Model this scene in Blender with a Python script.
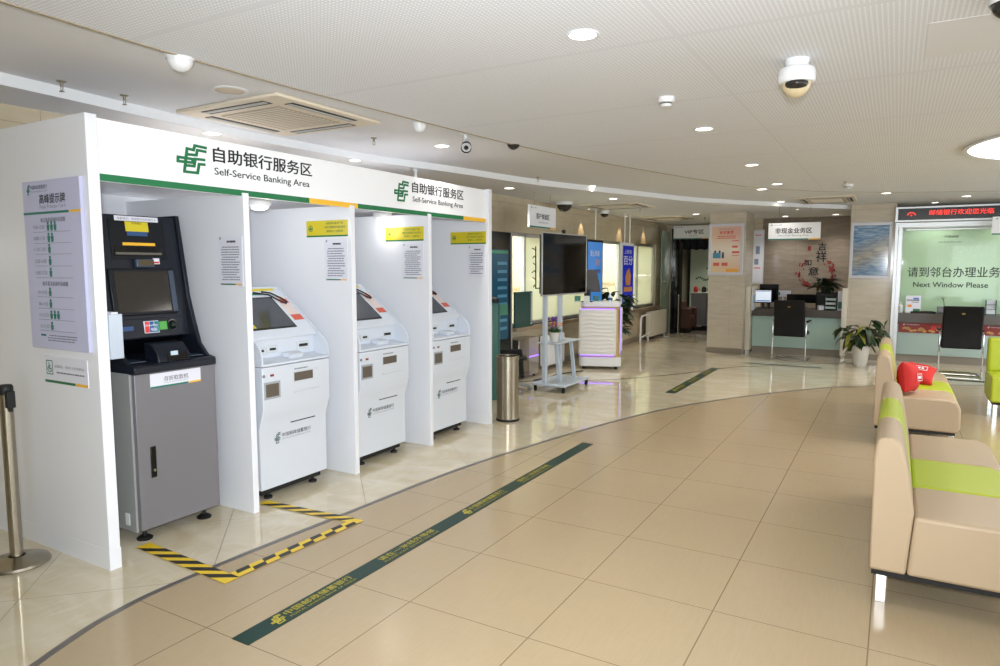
import bpy, bmesh, math, random
from mathutils import Vector, Matrix, geometry
for o in list(bpy.data.objects): bpy.data.objects.remove(o)
SC = bpy.context.scene
COL = SC.collection
R = math.radians
random.seed(7)

# ------------------------------------------------------------------ camera
cam = bpy.data.cameras.new('camera'); co = bpy.data.objects.new('camera', cam); COL.objects.link(co)
co.location = (0, 0, 1.6)
co.rotation_euler = (R(90) - math.atan(66/681), 0, R(30.1))
cam.sensor_width = 36; cam.lens = 36*681/1000; cam.clip_start = .05; cam.clip_end = 200
SC.camera = co

# ------------------------------------------------------------------ world, exposure
def lin(c):
    if isinstance(c, str): c = [int(c[i:i+2], 16)/255 for i in (0, 2, 4)]
    return tuple(x/12.92 if x <= .04045 else ((x+.055)/1.055)**2.4 for x in c)
w = bpy.data.worlds.new('world'); SC.world = w; w.use_nodes = True
w.node_tree.nodes['Background'].inputs[0].default_value = (.86, .93, 1.0, 1)
w.node_tree.nodes['Background'].inputs[1].default_value = 5.5
SC.view_settings.view_transform = 'Standard'; SC.view_settings.look = 'None'
SC.view_settings.gamma = 1; SC.view_settings.use_curve_mapping = False
SC.view_settings.exposure = 0.16
cy = SC.cycles
cy.max_bounces = 8; cy.diffuse_bounces = 5; cy.glossy_bounces = 4; cy.transmission_bounces = 6; cy.transparent_max_bounces = 8
cy.caustics_reflective = False; cy.caustics_refractive = False
cy.sample_clamp_indirect = 6; cy.blur_glossy = .5
cy.use_denoising = True

# ------------------------------------------------------------------ lights that are not a lamp's own
def area(name, loc, rot, sx, sy, watts, col, spread=180):
    l = bpy.data.lights.new(name, 'AREA'); l.shape = 'RECTANGLE'; l.size = sx; l.size_y = sy; l.energy = watts; l.color = col; l.spread = R(spread)
    o = bpy.data.objects.new(name, l); COL.objects.link(o); o.location = loc; o.rotation_euler = rot; return o
# daylight through the glazed street front behind the photographer
area('street_daylight', (2.5, -3.3, 1.5), (R(90), 0, 0), 3, 2.3, 55, (.80, .89, 1.0))
# unseen cool fill added on the right to brighten booth fronts and left wall
area('added_side_fill', (4.7, 5.5, 1.45), (R(90), 0, R(90)), 15, 1.9, 260, (.88, .94, 1.0))
# the photographer's flash, held just above the lens
fl = bpy.data.lights.new('flash', 'SPOT'); fl.energy = 610; fl.color = (.94, .97, 1.0); fl.shadow_soft_size = .05; fl.spot_size = R(112); fl.spot_blend = 1
fo = bpy.data.objects.new('flash', fl); COL.objects.link(fo); fo.location = (.03, -.05, 1.75); fo.rotation_euler = co.rotation_euler
# second flash added, aimed upward to brighten the ceiling near the camera
bf = bpy.data.lights.new('added_ceiling_flash', 'SPOT'); bf.energy = 130; bf.color = (.80, .90, 1.0); bf.spot_size = R(150); bf.spot_blend = .7; bf.shadow_soft_size = .06
bo = bpy.data.objects.new('added_ceiling_flash', bf); COL.objects.link(bo); bo.location = (.05, -.1, 1.7); bo.rotation_euler = (R(180-18), 0, R(20))

# ------------------------------------------------------------------ materials
MATS = {}
def mat(name, col, rough=.5, metal=0, spec=.5, emit=None, es=0, alpha=1, coat=0, trans=0, ior=1.45):
    if name in MATS: return MATS[name]
    m = bpy.data.materials.new(name); m.use_nodes = True
    b = m.node_tree.nodes['Principled BSDF']
    b.inputs['Base Color'].default_value = (*lin(col), 1)
    b.inputs['Roughness'].default_value = rough; b.inputs['Metallic'].default_value = metal
    b.inputs['Specular IOR Level'].default_value = spec
    b.inputs['IOR'].default_value = ior
    b.inputs['Coat Weight'].default_value = coat; b.inputs['Coat Roughness'].default_value = .03
    b.inputs['Transmission Weight'].default_value = trans
    b.inputs['Alpha'].default_value = alpha
    if emit: b.inputs['Emission Color'].default_value = (*lin(emit), 1); b.inputs['Emission Strength'].default_value = es
    MATS[name] = m; return m
def nodes(m): return m.node_tree.nodes, m.node_tree.links, m.node_tree.nodes['Principled BSDF']
def N(nt, t, **k):
    n = nt.new(t)
    for a, v in k.items():
        if a.startswith('i_'):
            key = a[2:]; n.inputs[int(key) if key.isdigit() else key.replace('_', ' ')].default_value = v
        else: setattr(n, a, v)
    return n
def mth(nt, L, op, a, b=None, c=None):
    n = nt.new('ShaderNodeMath'); n.operation = op
    for i, v in enumerate((a, b, c)):
        if v is None: continue
        if isinstance(v, (int, float)): n.inputs[i].default_value = v
        else: L.new(v, n.inputs[i])
    return n.outputs[0]
def line_mask(nt, L, coord, period, offset, width):
    # 1 inside a thin joint that repeats along coord
    t = mth(nt, L, 'DIVIDE', mth(nt, L, 'SUBTRACT', coord, offset), period)
    f = mth(nt, L, 'ABSOLUTE', mth(nt, L, 'SUBTRACT', t, mth(nt, L, 'ROUND', t)))
    return mth(nt, L, 'LESS_THAN', f, width/period/2)
def mix(nt, L, f, a, b):
    n = nt.new('ShaderNodeMix'); n.data_type = 'RGBA'
    for s, v in ((n.inputs[0], f), (n.inputs[6], a), (n.inputs[7], b)):
        if isinstance(v, (int, float)): s.default_value = v
        elif isinstance(v, tuple): s.default_value = (*v, 1) if len(v) == 3 else v
        else: L.new(v, s)
    return n.outputs[2]
def obj_xyz(nt, L):
    t = nt.new('ShaderNodeTexCoord'); s = nt.new('ShaderNodeSeparateXYZ'); L.new(t.outputs['Object'], s.inputs[0]); return t.outputs['Object'], s.outputs
def noise(nt, L, vec, scale, detail=3, stretch=None, dist=0):
    if stretch:
        mp = nt.new('ShaderNodeMapping'); mp.inputs['Scale'].default_value = stretch; L.new(vec, mp.inputs[0]); vec = mp.outputs[0]
    n = nt.new('ShaderNodeTexNoise'); n.inputs['Scale'].default_value = scale; n.inputs['Detail'].default_value = detail; n.inputs['Distortion'].default_value = dist
    L.new(vec, n.inputs['Vector']); return n.outputs[0]
def ramp(nt, L, v, lo, hi):
    n = nt.new('ShaderNodeMapRange'); n.inputs[1].default_value = lo; n.inputs[2].default_value = hi; L.new(v, n.inputs[0]); return n.outputs[0]

# polished cream marble, tiles laid on the diagonal
M_marble = mat('polished_marble', 'C8BEA4', .035, spec=.5, ior=1.8)
nt, L, b = nodes(M_marble); v, s = obj_xyz(nt, L)
n1 = ramp(nt, L, noise(nt, L, v, 1.6, 5, (1, 2.2, 1), 1.2), .35, .7)
n2 = ramp(nt, L, noise(nt, L, v, 5, 6, (1.5, .6, 1), 2), .55, .75)
c = mix(nt, L, n1, lin('C6B99B'), lin('D6CDB8')); c = mix(nt, L, mth(nt, L, 'MULTIPLY', n2, .35), c, lin('E4DDCD'))
sm = mth(nt, L, 'ADD', s[0], s[1]); df = mth(nt, L, 'SUBTRACT', s[1], s[0])
g = mth(nt, L, 'MAXIMUM', line_mask(nt, L, sm, 1.21, -.82, .006), line_mask(nt, L, df, 1.21, 5.15, .006))
c = mix(nt, L, g, c, lin('77705F')); L.new(c, b.inputs['Base Color'])
L.new(mth(nt, L, 'MULTIPLY_ADD', g, .4, .035), b.inputs['Roughness'])

# matt beige tiles with a woven grain
M_tile = mat('beige_floor_tile', 'C4A87C', .3, spec=.45)
nt, L, b = nodes(M_tile); v, s = obj_xyz(nt, L)
n1 = noise(nt, L, v, 130, 2, (1, .06, 1)); n2 = noise(nt, L, v, 130, 2, (.08, 1, 1)); n3 = noise(nt, L, v, 2.3, 4)
c = mix(nt, L, ramp(nt, L, n1, .0, 1), lin('A69476'), lin('B09E80'))
c = mix(nt, L, mth(nt, L, 'MULTIPLY', ramp(nt, L, n2, .2, .8), .25), c, lin('B5A285'))
c = mix(nt, L, mth(nt, L, 'MULTIPLY', ramp(nt, L, n3, .45, .75), .3), c, lin('B59C7A'))
g = mth(nt, L, 'MAXIMUM', line_mask(nt, L, s[0], .6385, -.0267, .006), line_mask(nt, L, s[1], .642, 3.13, .005))
c = mix(nt, L, mth(nt, L, 'MULTIPLY', g, .75), c, lin('6E5F49')); L.new(c, b.inputs['Base Color'])
b.inputs['Roughness'].default_value = .2

# perforated plasterboard ceiling
M_perf = mat('perforated_ceiling_board', 'D6D4D0', .8, spec=.2)
nt, L, b = nodes(M_perf); v, s = obj_xyz(nt, L)
def cell(coord, p):
    t = mth(nt, L, 'DIVIDE', coord, p); return mth(nt, L, 'MULTIPLY', mth(nt, L, 'SUBTRACT', t, mth(nt, L, 'ROUND', t)), p)
cx_, cy_ = cell(s[0], .02), cell(s[1], .02)
d = mth(nt, L, 'SQRT', mth(nt, L, 'ADD', mth(nt, L, 'POWER', cx_, 2), mth(nt, L, 'POWER', cy_, 2)))
dot = mth(nt, L, 'LESS_THAN', d, .0042)
band = mth(nt, L, 'MAXIMUM', line_mask(nt, L, s[0], 2.4, -.9, .02), line_mask(nt, L, s[1], 1.2, .75, .05))
dot = mth(nt, L, 'MULTIPLY', dot, mth(nt, L, 'SUBTRACT', 1, band))
c = mix(nt, L, dot, lin('D4D6DB'), lin('F6F8FC')); L.new(c, b.inputs['Base Color'])
M_ceil = mat('ceiling_plaster', 'D8D8DA', .85, spec=.2)
M_trimtan = mat('tan_edge_trim', '9A8C73', .6)

def tiled_wall(name, ca, cb, joint, axis, ph, pv, rough=.12, offs=0):
    m = mat(name, ca, rough, spec=.5); nt, L, b = nodes(m); v, s = obj_xyz(nt, L)
    n1 = noise(nt, L, v, 3, 5, (1, 1, 5) , .6); n2 = noise(nt, L, v, 9, 4, (1, 1, 7), .5)
    c = mix(nt, L, ramp(nt, L, n1, .35, .65), lin(ca), lin(cb)); c = mix(nt, L, mth(nt, L, 'MULTIPLY', ramp(nt, L, n2, .5, .8), .4), c, lin(cb))
    g = mth(nt, L, 'MAXIMUM', line_mask(nt, L, s[2], pv, 0.1, .005), line_mask(nt, L, s[axis], ph, offs, .005))
    c = mix(nt, L, mth(nt, L, 'MULTIPLY', g, .55), c, lin(joint)); L.new(c, b.inputs['Base Color']); return m
M_wallL = tiled_wall('beige_wall_marble', 'B5A88E', 'BDB098', '7E725E', 1, 1.2, .6)
M_wallB = tiled_wall('beige_wall_marble_back', 'B7AC98', 'BEB39F', '8C8270', 0, .7, .6)
M_pillar = tiled_wall('cream_pillar_marble', 'B9AF9C', 'C4BAA8', '988C78', 0, .66, .62, .15)
M_dark = tiled_wall('taupe_wall_marble', '7C7166', '8A8074', '665D53', 0, .6, .62, .06)
M_ext = tiled_wall('outside_stone', 'E6D6B4', 'EFE3C8', 'BBAB8A', 1, .9, .45, .8)
M_skirt = mat('grey_skirting', '857B6C', .3)

M_white = mat('white_laminate', 'E0E2E8', .16, spec=.5)
M_head = mat('white_header_board', 'ECEDF0', .3)
M_mach = mat('white_machine_paint', 'CBD1DB', .28)
M_machg = mat('light_grey_plastic', 'C4CACF', .4)
M_green = mat('post_green', '0E6B3E', .4)
M_green2 = mat('teal_green', '10705F', .4)
M_dgreen = mat('floor_tape_green', '16352D', .35, spec=.3)
M_gold = mat('tape_gold_print', 'AFA23C', .5)
M_yel = mat('sign_yellow', 'E9B42C', .4)
M_yelg = mat('notice_yellow', 'CDBC28', .35)
M_black = mat('black_print', '17181A', .5)
M_grey = mat('grey_print', '7A7C84', .6)
M_red = mat('red_print', 'C8322E', .5)
M_navy = mat('atm_navy_plastic', '151923', .36, spec=.35)
M_navy2 = mat('atm_slate_plastic', '3C4656', .3)
M_atm = mat('atm_grey_steel', '77757A', .42, metal=.25)
M_atmside = mat('atm_side_steel', '9FA1A0', .4, metal=.2)
M_screen = mat('dark_screen', '2B2825', .08, spec=.6)
M_screen2 = mat('kiosk_screen', '3E4248', .08, spec=.6)
M_rub = mat('black_rubber', '101010', .6)
M_steel = mat('brushed_steel', 'A8A090', .26, metal=1)
M_chrome = mat('chrome', 'D5D5D5', .08, metal=1)
M_alu = mat('aluminium_frame', 'C4C6C8', .35, metal=.7)
M_blk = mat('black_leather', '0C0C0D', .45, spec=.3)
M_blkg = mat('black_gloss_plastic', '0C0D0E', .12)
M_beige = mat('beige_leatherette', 'B09B80', .45)
M_lime = mat('lime_leatherette', 'A8B628', .42)
M_redf = mat('red_quilted_fabric', 'B81D19', .7)
M_wht = mat('white_paint', 'D9DADB', .4)
M_cart = mat('pale_blue_grey_metal', 'BCC6D2', .35)
M_paper = mat('white_paper', 'D8D9E4', .4)
M_lav = mat('lavender_card', 'B9BBD6', .4)
M_wood = mat('light_oak', 'B79D66', .45)
M_led = mat('purple_led', '9060FF', .4, emit='8A5CFF', es=2.2)
M_aqua = mat('aqua_counter_glass', 'A9C4BD', .12)
M_desk = mat('dark_stone_desk', '4E4741', .25)
M_leaf = mat('dark_leaf', '24381C', .4)
M_leaf2 = mat('yellow_green_leaf', '77792A', .45)
M_pot = mat('white_ceramic', 'D6D3CC', .25)
M_soil = mat('potting_soil', '2C2219', .9)
M_lamp = mat('lamp_diffuser', 'FFFFFF', .5, emit='FFF8EC', es=6)
M_lampw = mat('warm_spot_lens', 'FFF2DD', .5, emit='FFE9C8', es=6)
M_disc = mat('round_light_diffuser', 'FFFFFF', .5, emit='FFF8F0', es=5)
M_off = mat('unlit_lens', 'C9BCA8', .6)
M_acpl = mat('cream_ac_plastic', 'D2C7B4', .6)
M_acgr = mat('ac_grille', 'A79C8B', .7)
M_dk = mat('dark_slot', '26241F', .7)
M_brass = mat('sprinkler_metal', '8C8574', .35, metal=.8)
M_darkdome = mat('smoked_dome', '2A2622', .12)
M_teal = mat('teal_plastic', '225850', .35)
M_orange = mat('orange_petal', 'E58A1C', .6)
M_purple = mat('purple_petal', '6A3E8C', .6)
M_frost = mat('frosted_green_pane', 'D4D8C6', .5, trans=.0)
nt, L, b = nodes(M_frost)   # pale green film on the glass lets daylight glow through
tr = nt.new('ShaderNodeBsdfTranslucent'); tr.inputs[0].default_value = (*lin('E4E8DC'), 1)
mx = nt.new('ShaderNodeMixShader'); mx.inputs[0].default_value = .6
L.new(b.outputs[0], mx.inputs[1]); L.new(tr.outputs[0], mx.inputs[2]); L.new(mx.outputs[0], nt['Material Output'].inputs[0])
def glass(name, tint, refl=.09):
    m = bpy.data.materials.new(name); m.use_nodes = True; nt, L = m.node_tree.nodes, m.node_tree.links
    nt.remove(nt['Principled BSDF'])
    t = nt.new('ShaderNodeBsdfTransparent'); t.inputs[0].default_value = (*lin(tint), 1)
    g_ = nt.new('ShaderNodeBsdfGlossy'); g_.inputs['Roughness'].default_value = .02
    f = nt.new('ShaderNodeLayerWeight'); f.inputs[0].default_value = .5
    ff = mth(nt, L, 'MULTIPLY_ADD', mth(nt, L, 'POWER', f.outputs['Facing'], 5), .9, .03)
    x = nt.new('ShaderNodeMixShader'); L.new(ff, x.inputs[0]); L.new(t.outputs[0], x.inputs[1]); L.new(g_.outputs[0], x.inputs[2])
    L.new(x.outputs[0], nt['Material Output'].inputs[0]); MATS[name] = m; return m
M_glass = glass('clear_glass', 'F4F8F4'); M_gglass = glass('greenish_glass', 'C4D6C4')

# ------------------------------------------------------------------ mesh builder
class B:
    def __init__(s): s.bm = bmesh.new()
    def box(s, x0, x1, y0, y1, z0, z1):
        vs = [s.bm.verts.new(p) for p in ((x0,y0,z0),(x1,y0,z0),(x1,y1,z0),(x0,y1,z0),(x0,y0,z1),(x1,y0,z1),(x1,y1,z1),(x0,y1,z1))]
        for f in ((0,3,2,1),(4,5,6,7),(0,1,5,4),(1,2,6,5),(2,3,7,6),(3,0,4,7)): s.bm.faces.new([vs[i] for i in f])
        return s
    def ring(s, c, u, v, r, n): return [s.bm.verts.new(c + (u*math.cos(2*math.pi*i/n) + v*math.sin(2*math.pi*i/n))*r) for i in range(n)]
    def cyl(s, p0, p1, r, r2=None, n=20, caps=True):
        p0, p1 = Vector(p0), Vector(p1); d = (p1-p0).normalized(); u = d.orthogonal().normalized(); v = d.cross(u)
        a = s.ring(p0, u, v, r, n); b_ = s.ring(p1, u, v, r if r2 is None else r2, n)
        for i in range(n): s.bm.faces.new((a[i], a[(i+1)%n], b_[(i+1)%n], b_[i]))
        if caps: s.bm.faces.new(a[::-1]); s.bm.faces.new(b_)
        return s
    def tube(s, pts, r, n=10):
        pts = [Vector(p) for p in pts]; rings = []; u = None
        for i, p in enumerate(pts):
            d = ((pts[min(i+1, len(pts)-1)]-p).normalized() + (p-pts[max(i-1, 0)]).normalized()).normalized()
            u = d.orthogonal().normalized() if u is None else (u - d*u.dot(d)).normalized()
            rings.append(s.ring(p, u, d.cross(u), r, n))
        for a, b_ in zip(rings, rings[1:]):
            for i in range(n): s.bm.faces.new((a[i], a[(i+1)%n], b_[(i+1)%n], b_[i]))
        s.bm.faces.new(rings[0][::-1]); s.bm.faces.new(rings[-1]); return s
    def lathe(s, prof, c=(0,0,0), n=32, axis='z'):
        rings = []
        for r, z in prof:
            rings.append([s.bm.verts.new((c[0]+r*math.cos(2*math.pi*i/n), c[1]+r*math.sin(2*math.pi*i/n), c[2]+z)) for i in range(n)] if r > 1e-6 else [s.bm.verts.new((c[0], c[1], c[2]+z))])
        for a, b_ in zip(rings, rings[1:]):
            for i in range(n):
                j = (i+1) % n
                if len(a) == 1 and len(b_) == 1: continue
                if len(a) == 1: s.bm.faces.new((a[0], b_[j], b_[i]))
                elif len(b_) == 1: s.bm.faces.new((a[i], a[j], b_[0]))
                else: s.bm.faces.new((a[i], a[j], b_[j], b_[i]))
        return s
    def prism(s, poly, axis, a, b_):
        def P(p, t): return {'x': (t, p[0], p[1]), 'y': (p[0], t, p[1]), 'z': (p[0], p[1], t)}[axis]
        A = [s.bm.verts.new(P(p, a)) for p in poly]; Bv = [s.bm.verts.new(P(p, b_)) for p in poly]; n = len(poly)
        for i in range(n): s.bm.faces.new((A[i], A[(i+1)%n], Bv[(i+1)%n], Bv[i]))
        tri = geometry.tessellate_polygon([[Vector((p[0], p[1], 0)) for p in poly]])
        for t in tri: s.bm.faces.new([A[i] for i in t]); s.bm.faces.new([Bv[i] for i in reversed(t)])
        return s
    def ball(s, c, r, sc=(1,1,1), seg=20, M=None):
        m = Matrix.Translation(c) @ (M or Matrix()) @ Matrix.Diagonal((r*sc[0], r*sc[1], r*sc[2], 1))
        bmesh.ops.create_uvsphere(s.bm, u_segments=seg, v_segments=seg//2+2, radius=1, matrix=m); return s
    def quad(s, *ps): s.bm.faces.new([s.bm.verts.new(p) for p in ps]); return s
    def slab(s, o, r, u, x0, x1, z0, z1, t=.001, lift=.0):
        # thin box lying on a face: o origin, r right, u up; x,z coordinates on the face, thickness t outwards
        o, r, u = Vector(o), Vector(r).normalized(), Vector(u).normalized(); n = r.cross(u)
        P = lambda x, z, d: o + r*x + u*z + n*d
        vs = [s.bm.verts.new(P(*q)) for q in ((x0,z0,lift),(x1,z0,lift),(x1,z1,lift),(x0,z1,lift),(x0,z0,lift+t),(x1,z0,lift+t),(x1,z1,lift+t),(x0,z1,lift+t))]
        for f in ((0,3,2,1),(4,5,6,7),(0,1,5,4),(1,2,6,5),(2,3,7,6),(3,0,4,7)): s.bm.faces.new([vs[i] for i in f])
        return s
    def poly(s, o, r, u, pts, t=.001, lift=0):
        o, r, u = Vector(o), Vector(r).normalized(), Vector(u).normalized(); n = r.cross(u)
        A = [s.bm.verts.new(o + r*x + u*z + n*lift) for x, z in pts]; Bv = [s.bm.verts.new(o + r*x + u*z + n*(lift+t)) for x, z in pts]; k = len(pts)
        for i in range(k): s.bm.faces.new((A[i], A[(i+1)%k], Bv[(i+1)%k], Bv[i]))
        for q in geometry.tessellate_polygon([[Vector((p[0], p[1], 0)) for p in pts]]): s.bm.faces.new([A[i] for i in q][::-1]); s.bm.faces.new([Bv[i] for i in q])
        return s
    def o(s, name, m, parent=None, bev=0, smooth=35, seg=2, loc=None, rz=0, sub=0):
        bmesh.ops.recalc_face_normals(s.bm, faces=s.bm.faces)
        me = bpy.data.meshes.new(name); s.bm.to_mesh(me); s.bm.free()
        for mm in (m if isinstance(m, (list, tuple)) else [m]): me.materials.append(mm)
        ob = bpy.data.objects.new(name, me); COL.objects.link(ob)
        if parent: ob.parent = parent
        if loc: ob.location = loc
        if rz: ob.rotation_euler = (0, 0, rz)
        if smooth: 
            me.shade_smooth(); me.set_sharp_from_angle(angle=R(smooth))
        if bev:
            md = ob.modifiers.new('bevel', 'BEVEL'); md.width = bev; md.segments = seg; md.limit_method = 'ANGLE'; md.angle_limit = R(40)
        if sub:
            md = ob.modifiers.new('subdivision', 'SUBSURF'); md.levels = sub; md.render_levels = sub
        return ob

def tag(o, label, cat, group=None):
    o['label'] = label; o['category'] = cat
    if group: o['group'] = group
    return o
def thing(name, label, cat, loc=(0,0,0), rz=0, group=None):
    o = bpy.data.objects.new(name, None); COL.objects.link(o); o.location = loc; o.rotation_euler = (0, 0, rz); o.empty_display_size = .1
    return tag(o, label, cat, group)
def struct(o): o['kind'] = 'structure'; return o
def dup(root, loc=None, rz=None, label=None, group=None):
    def cp(o, par):
        c = o.copy(); COL.objects.link(c)
        if par: c.parent = par
        for ch in list(o.children): cp(ch, c)
        return c
    r = cp(root, None)
    if loc: r.location = loc
    if rz is not None: r.rotation_euler = (0, 0, rz)
    if label: r['label'] = label
    if group: r['group'] = group
    return r
TXT = {}
def text_verts(s, bold):
    k = (s, bold)
    if k in TXT: return TXT[k]
    c = bpy.data.curves.new('t', 'FONT'); c.body = s; c.size = 1; c.resolution_u = 3; c.offset = bold
    o = bpy.data.objects.new('t', c); COL.objects.link(o); dg = bpy.context.evaluated_depsgraph_get(); dg.update()
    me = bpy.data.meshes.new_from_object(o.evaluated_get(dg), depsgraph=dg)
    vs = [(v.co.x, v.co.y) for v in me.vertices]; fs = [tuple(p.vertices) for p in me.polygons]
    bpy.data.objects.remove(o); bpy.data.meshes.remove(me)
    TXT[k] = (vs, fs); return TXT[k]
def text(parent, s, o, r, u, x0, z0, wd, ht, m, name='lettering', bold=.0, lift=.0015):
    # letters of string s fitted in the rectangle x0..x0+wd, z0..z0+ht of the face
    vs, fs = text_verts(s, 0)
    if not vs: return None
    xs = [v[0] for v in vs]; ys = [v[1] for v in vs]; ax, bx, ay, by = min(xs), max(xs), min(ys), max(ys)
    if ht is None: ht = wd*(by-ay)/(bx-ax)
    if wd is None: wd = ht*(bx-ax)/(by-ay)
    o, r, u = Vector(o), Vector(r).normalized(), Vector(u).normalized(); n = r.cross(u)
    me = bpy.data.meshes.new(name)
    k = bold*.45; sh = ((0,0),(k,0),(-k,0),(0,k*.7),(0,-k*.7)) if bold >= .02 else ((0,0),)   # heavier weight: the outline laid down again beside itself
    P_, F_ = [], []
    for q, (dx, dy) in enumerate(sh):
        F_ += [tuple(i+len(P_) for i in f) for f in fs]
        P_ += [tuple(o + r*(x0+(v[0]+dx-ax)/(bx-ax)*wd) + u*(z0+(v[1]+dy-ay)/(by-ay)*ht) + n*(lift+q*1e-5)) for v in vs]
    me.from_pydata(P_, [], F_)
    me.materials.append(m); ob = bpy.data.objects.new(name, me); COL.objects.link(ob)
    if parent: ob.parent = parent
    return ob
LOGO = [[(.99,.98),(.61,1),(.56,.83),(.34,.85),(.31,.62)], [(.97,.84),(.69,.85),(.65,.66),(.31,.64),(.22,.01)],
        [(.53,.50),(.03,.50),(.02,.35),(.50,.37),(.53,.50)], [(.92,.53),(.61,.52),(.56,.25),(.25,.24)], [(.92,.36),(.73,.35),(.67,.02),(.22,.01)]]
def logo(parent, o, r, u, x0, z0, wd, ht, m, lift=.001, name='emblem'):
    b_ = B(); k = .05; li = 0
    for st in LOGO:
        for (ax, ay), (bx, by) in zip(st, st[1:]):
            li += 1
            dx, dy = bx-ax, by-ay; l = math.hypot(dx, dy); ex, ey = dx/l*k*.8, dy/l*k*.8; nx, ny = -dy/l*k, dx/l*k
            pts = [(ax-ex+nx, ay-ey+ny), (bx+ex+nx, by+ey+ny), (bx+ex-nx, by+ey-ny), (ax-ex-nx, ay-ey-ny)]
            b_.poly(o, r, u, [(x0+p*wd, z0+q*ht) for p, q in pts], .0006, lift+li*2e-5)
    return b_.o(name, m, parent, smooth=0)
PX, MY = ((0,1,0), (0,0,1)), ((1,0,0), (0,0,1))      # faces looking to +X and to -Y
BANK = '中国邮政储蓄银行'; BANKE = 'POSTAL SAVINGS BANK OF CHINA'
def dashes(b_, o, r, u, x0, x1, z0, z1, rows, seed=0, lift=.0012, fill=.4):
    rd = random.Random(seed); st = (z1-z0)/rows
    for i in range(rows):
        z = z1 - st*(i+.7); x = x0 + (0 if i % 4 else (x1-x0)*.06); e = x1 - rd.random()*(x1-x0)*.35*(1 if i % 3 == 2 else .2)
        while x < e:
            wd = min(rd.uniform(.04, .16)*(x1-x0), e-x); b_.slab(o, r, u, x, x+wd, z, z+st*fill, .0004, lift); x += wd+.012*(x1-x0)+.001
    return b_

# ================================================================== THE ROOM
FZ = 0.0
B().box(-4.95, 5.0, -3.6, 17.0, -.06, 0).o('floor', M_marble, smooth=0)
struct(bpy.data.objects['floor'])
def smooth_curve(pts, k=6):
    out = []
    P_ = [Vector((*p, 0)) for p in pts]
    for i in range(len(P_)-1):
        a, b_, c, d = P_[max(i-1, 0)], P_[i], P_[i+1], P_[min(i+2, len(P_)-1)]
        for j in range(k):
            t = j/k; q = .5*((2*b_) + (c-a)*t + (2*a-5*b_+4*c-d)*t*t + (3*b_-a-3*c+d)*t**3); out.append((q.x, q.y))
    out.append(pts[-1]); return out
fc = smooth_curve([(-.6,-3.5),(-1.6,-1.6),(-2.45,.2),(-2.93,1.31),(-3.07,1.75),(-3.085,2.2),(-3.03,3.1),(-2.89,4.66),(-2.44,6.7),(-1.93,8.05),(-1.0,9.57),(-.23,10.37),(.9,11.1),(2.6,11.6),(4.9,11.8)])
struct(B().prism(fc+[(4.9,-3.5)], 'z', 0, .002).o('floor', M_tile, smooth=0))
def ribbon(curve, wd, z0, z1):
    b_ = B(); n = len(curve); off = []
    for i in range(n):
        a, c = Vector(curve[max(i-1,0)]), Vector(curve[min(i+1,n-1)]); d = (c-a).normalized(); off.append(Vector((-d.y, d.x)))
    L_ = [(Vector(p)+o_*wd/2) for p, o_ in zip(curve, off)]; R_ = [(Vector(p)-o_*wd/2) for p, o_ in zip(curve, off)]
    for i in range(n-1):
        b_.prism([tuple(L_[i]), tuple(L_[i+1]), tuple(R_[i+1]), tuple(R_[i])], 'z', z0, z1)
    return b_
M_floortrim = mat('floor_metal_trim', '787470', .3, metal=.5)
struct(ribbon(fc, .035, .0021, .004).o('trim_1', M_floortrim, smooth=0))
# darker inlaid line in the marble further back
M_inlay = mat('dark_inlay', '6B6354', .08)
il = smooth_curve([(-4.75,8.0),(-4.3,8.5),(-3.57,9.0),(-3.0,9.7),(-2.5,10.6),(-2.2,11.2),(-1.4,12.05),(-.7,12.6),(.4,13.0)])
struct(ribbon(il, .035, .0005, .0015).o('trim_2', M_inlay, smooth=0))

# ceiling: middle board, lower outer board with fascia, perforated field
struct(B().box(-5.2, 5.0, -3.6, 22, 2.665, 2.72).o('ceiling', M_ceil, smooth=0))
oc = smooth_curve([(-4.0,-3.5),(-4.2,0),(-4.31,1.97),(-4.38,2.73),(-4.45,3.78),(-4.38,5),(-4.135,6.08),(-3.83,7.6),(-3.19,9.45),(-2.68,10.78),(-1.75,12.15),(-.45,13.75),(-.05,14.1)])
struct(B().prism(oc+[(-.05,21.9),(-5.1,21.9),(-5.1,-3.5)], 'z', 2.6, 2.664).o('ceiling', M_ceil, smooth=0))
pc = smooth_curve([(-2.3,-3.5),(-2.85,-1),(-3.03,.5),(-3.07,1.38),(-3.09,2.06),(-3.08,2.75),(-3.03,3.4),(-2.92,4.6),(-2.82,5.35),(-2.57,6.5),(-2.06,8.3),(-1.62,9.5),(-.7,10.6),(.5,11.3),(2,11.8),(4.9,12.2)])
struct(B().prism(pc+[(4.9,-3.5)], 'z', 2.632, 2.664).o('ceiling', M_perf, smooth=0))
struct(ribbon(pc, .014, 2.628, 2.664).o('trim_3', M_trimtan, smooth=0))
struct(ribbon(oc, .006, 2.598, 2.6645).o('trim_4', M_wht, smooth=0))

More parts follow.
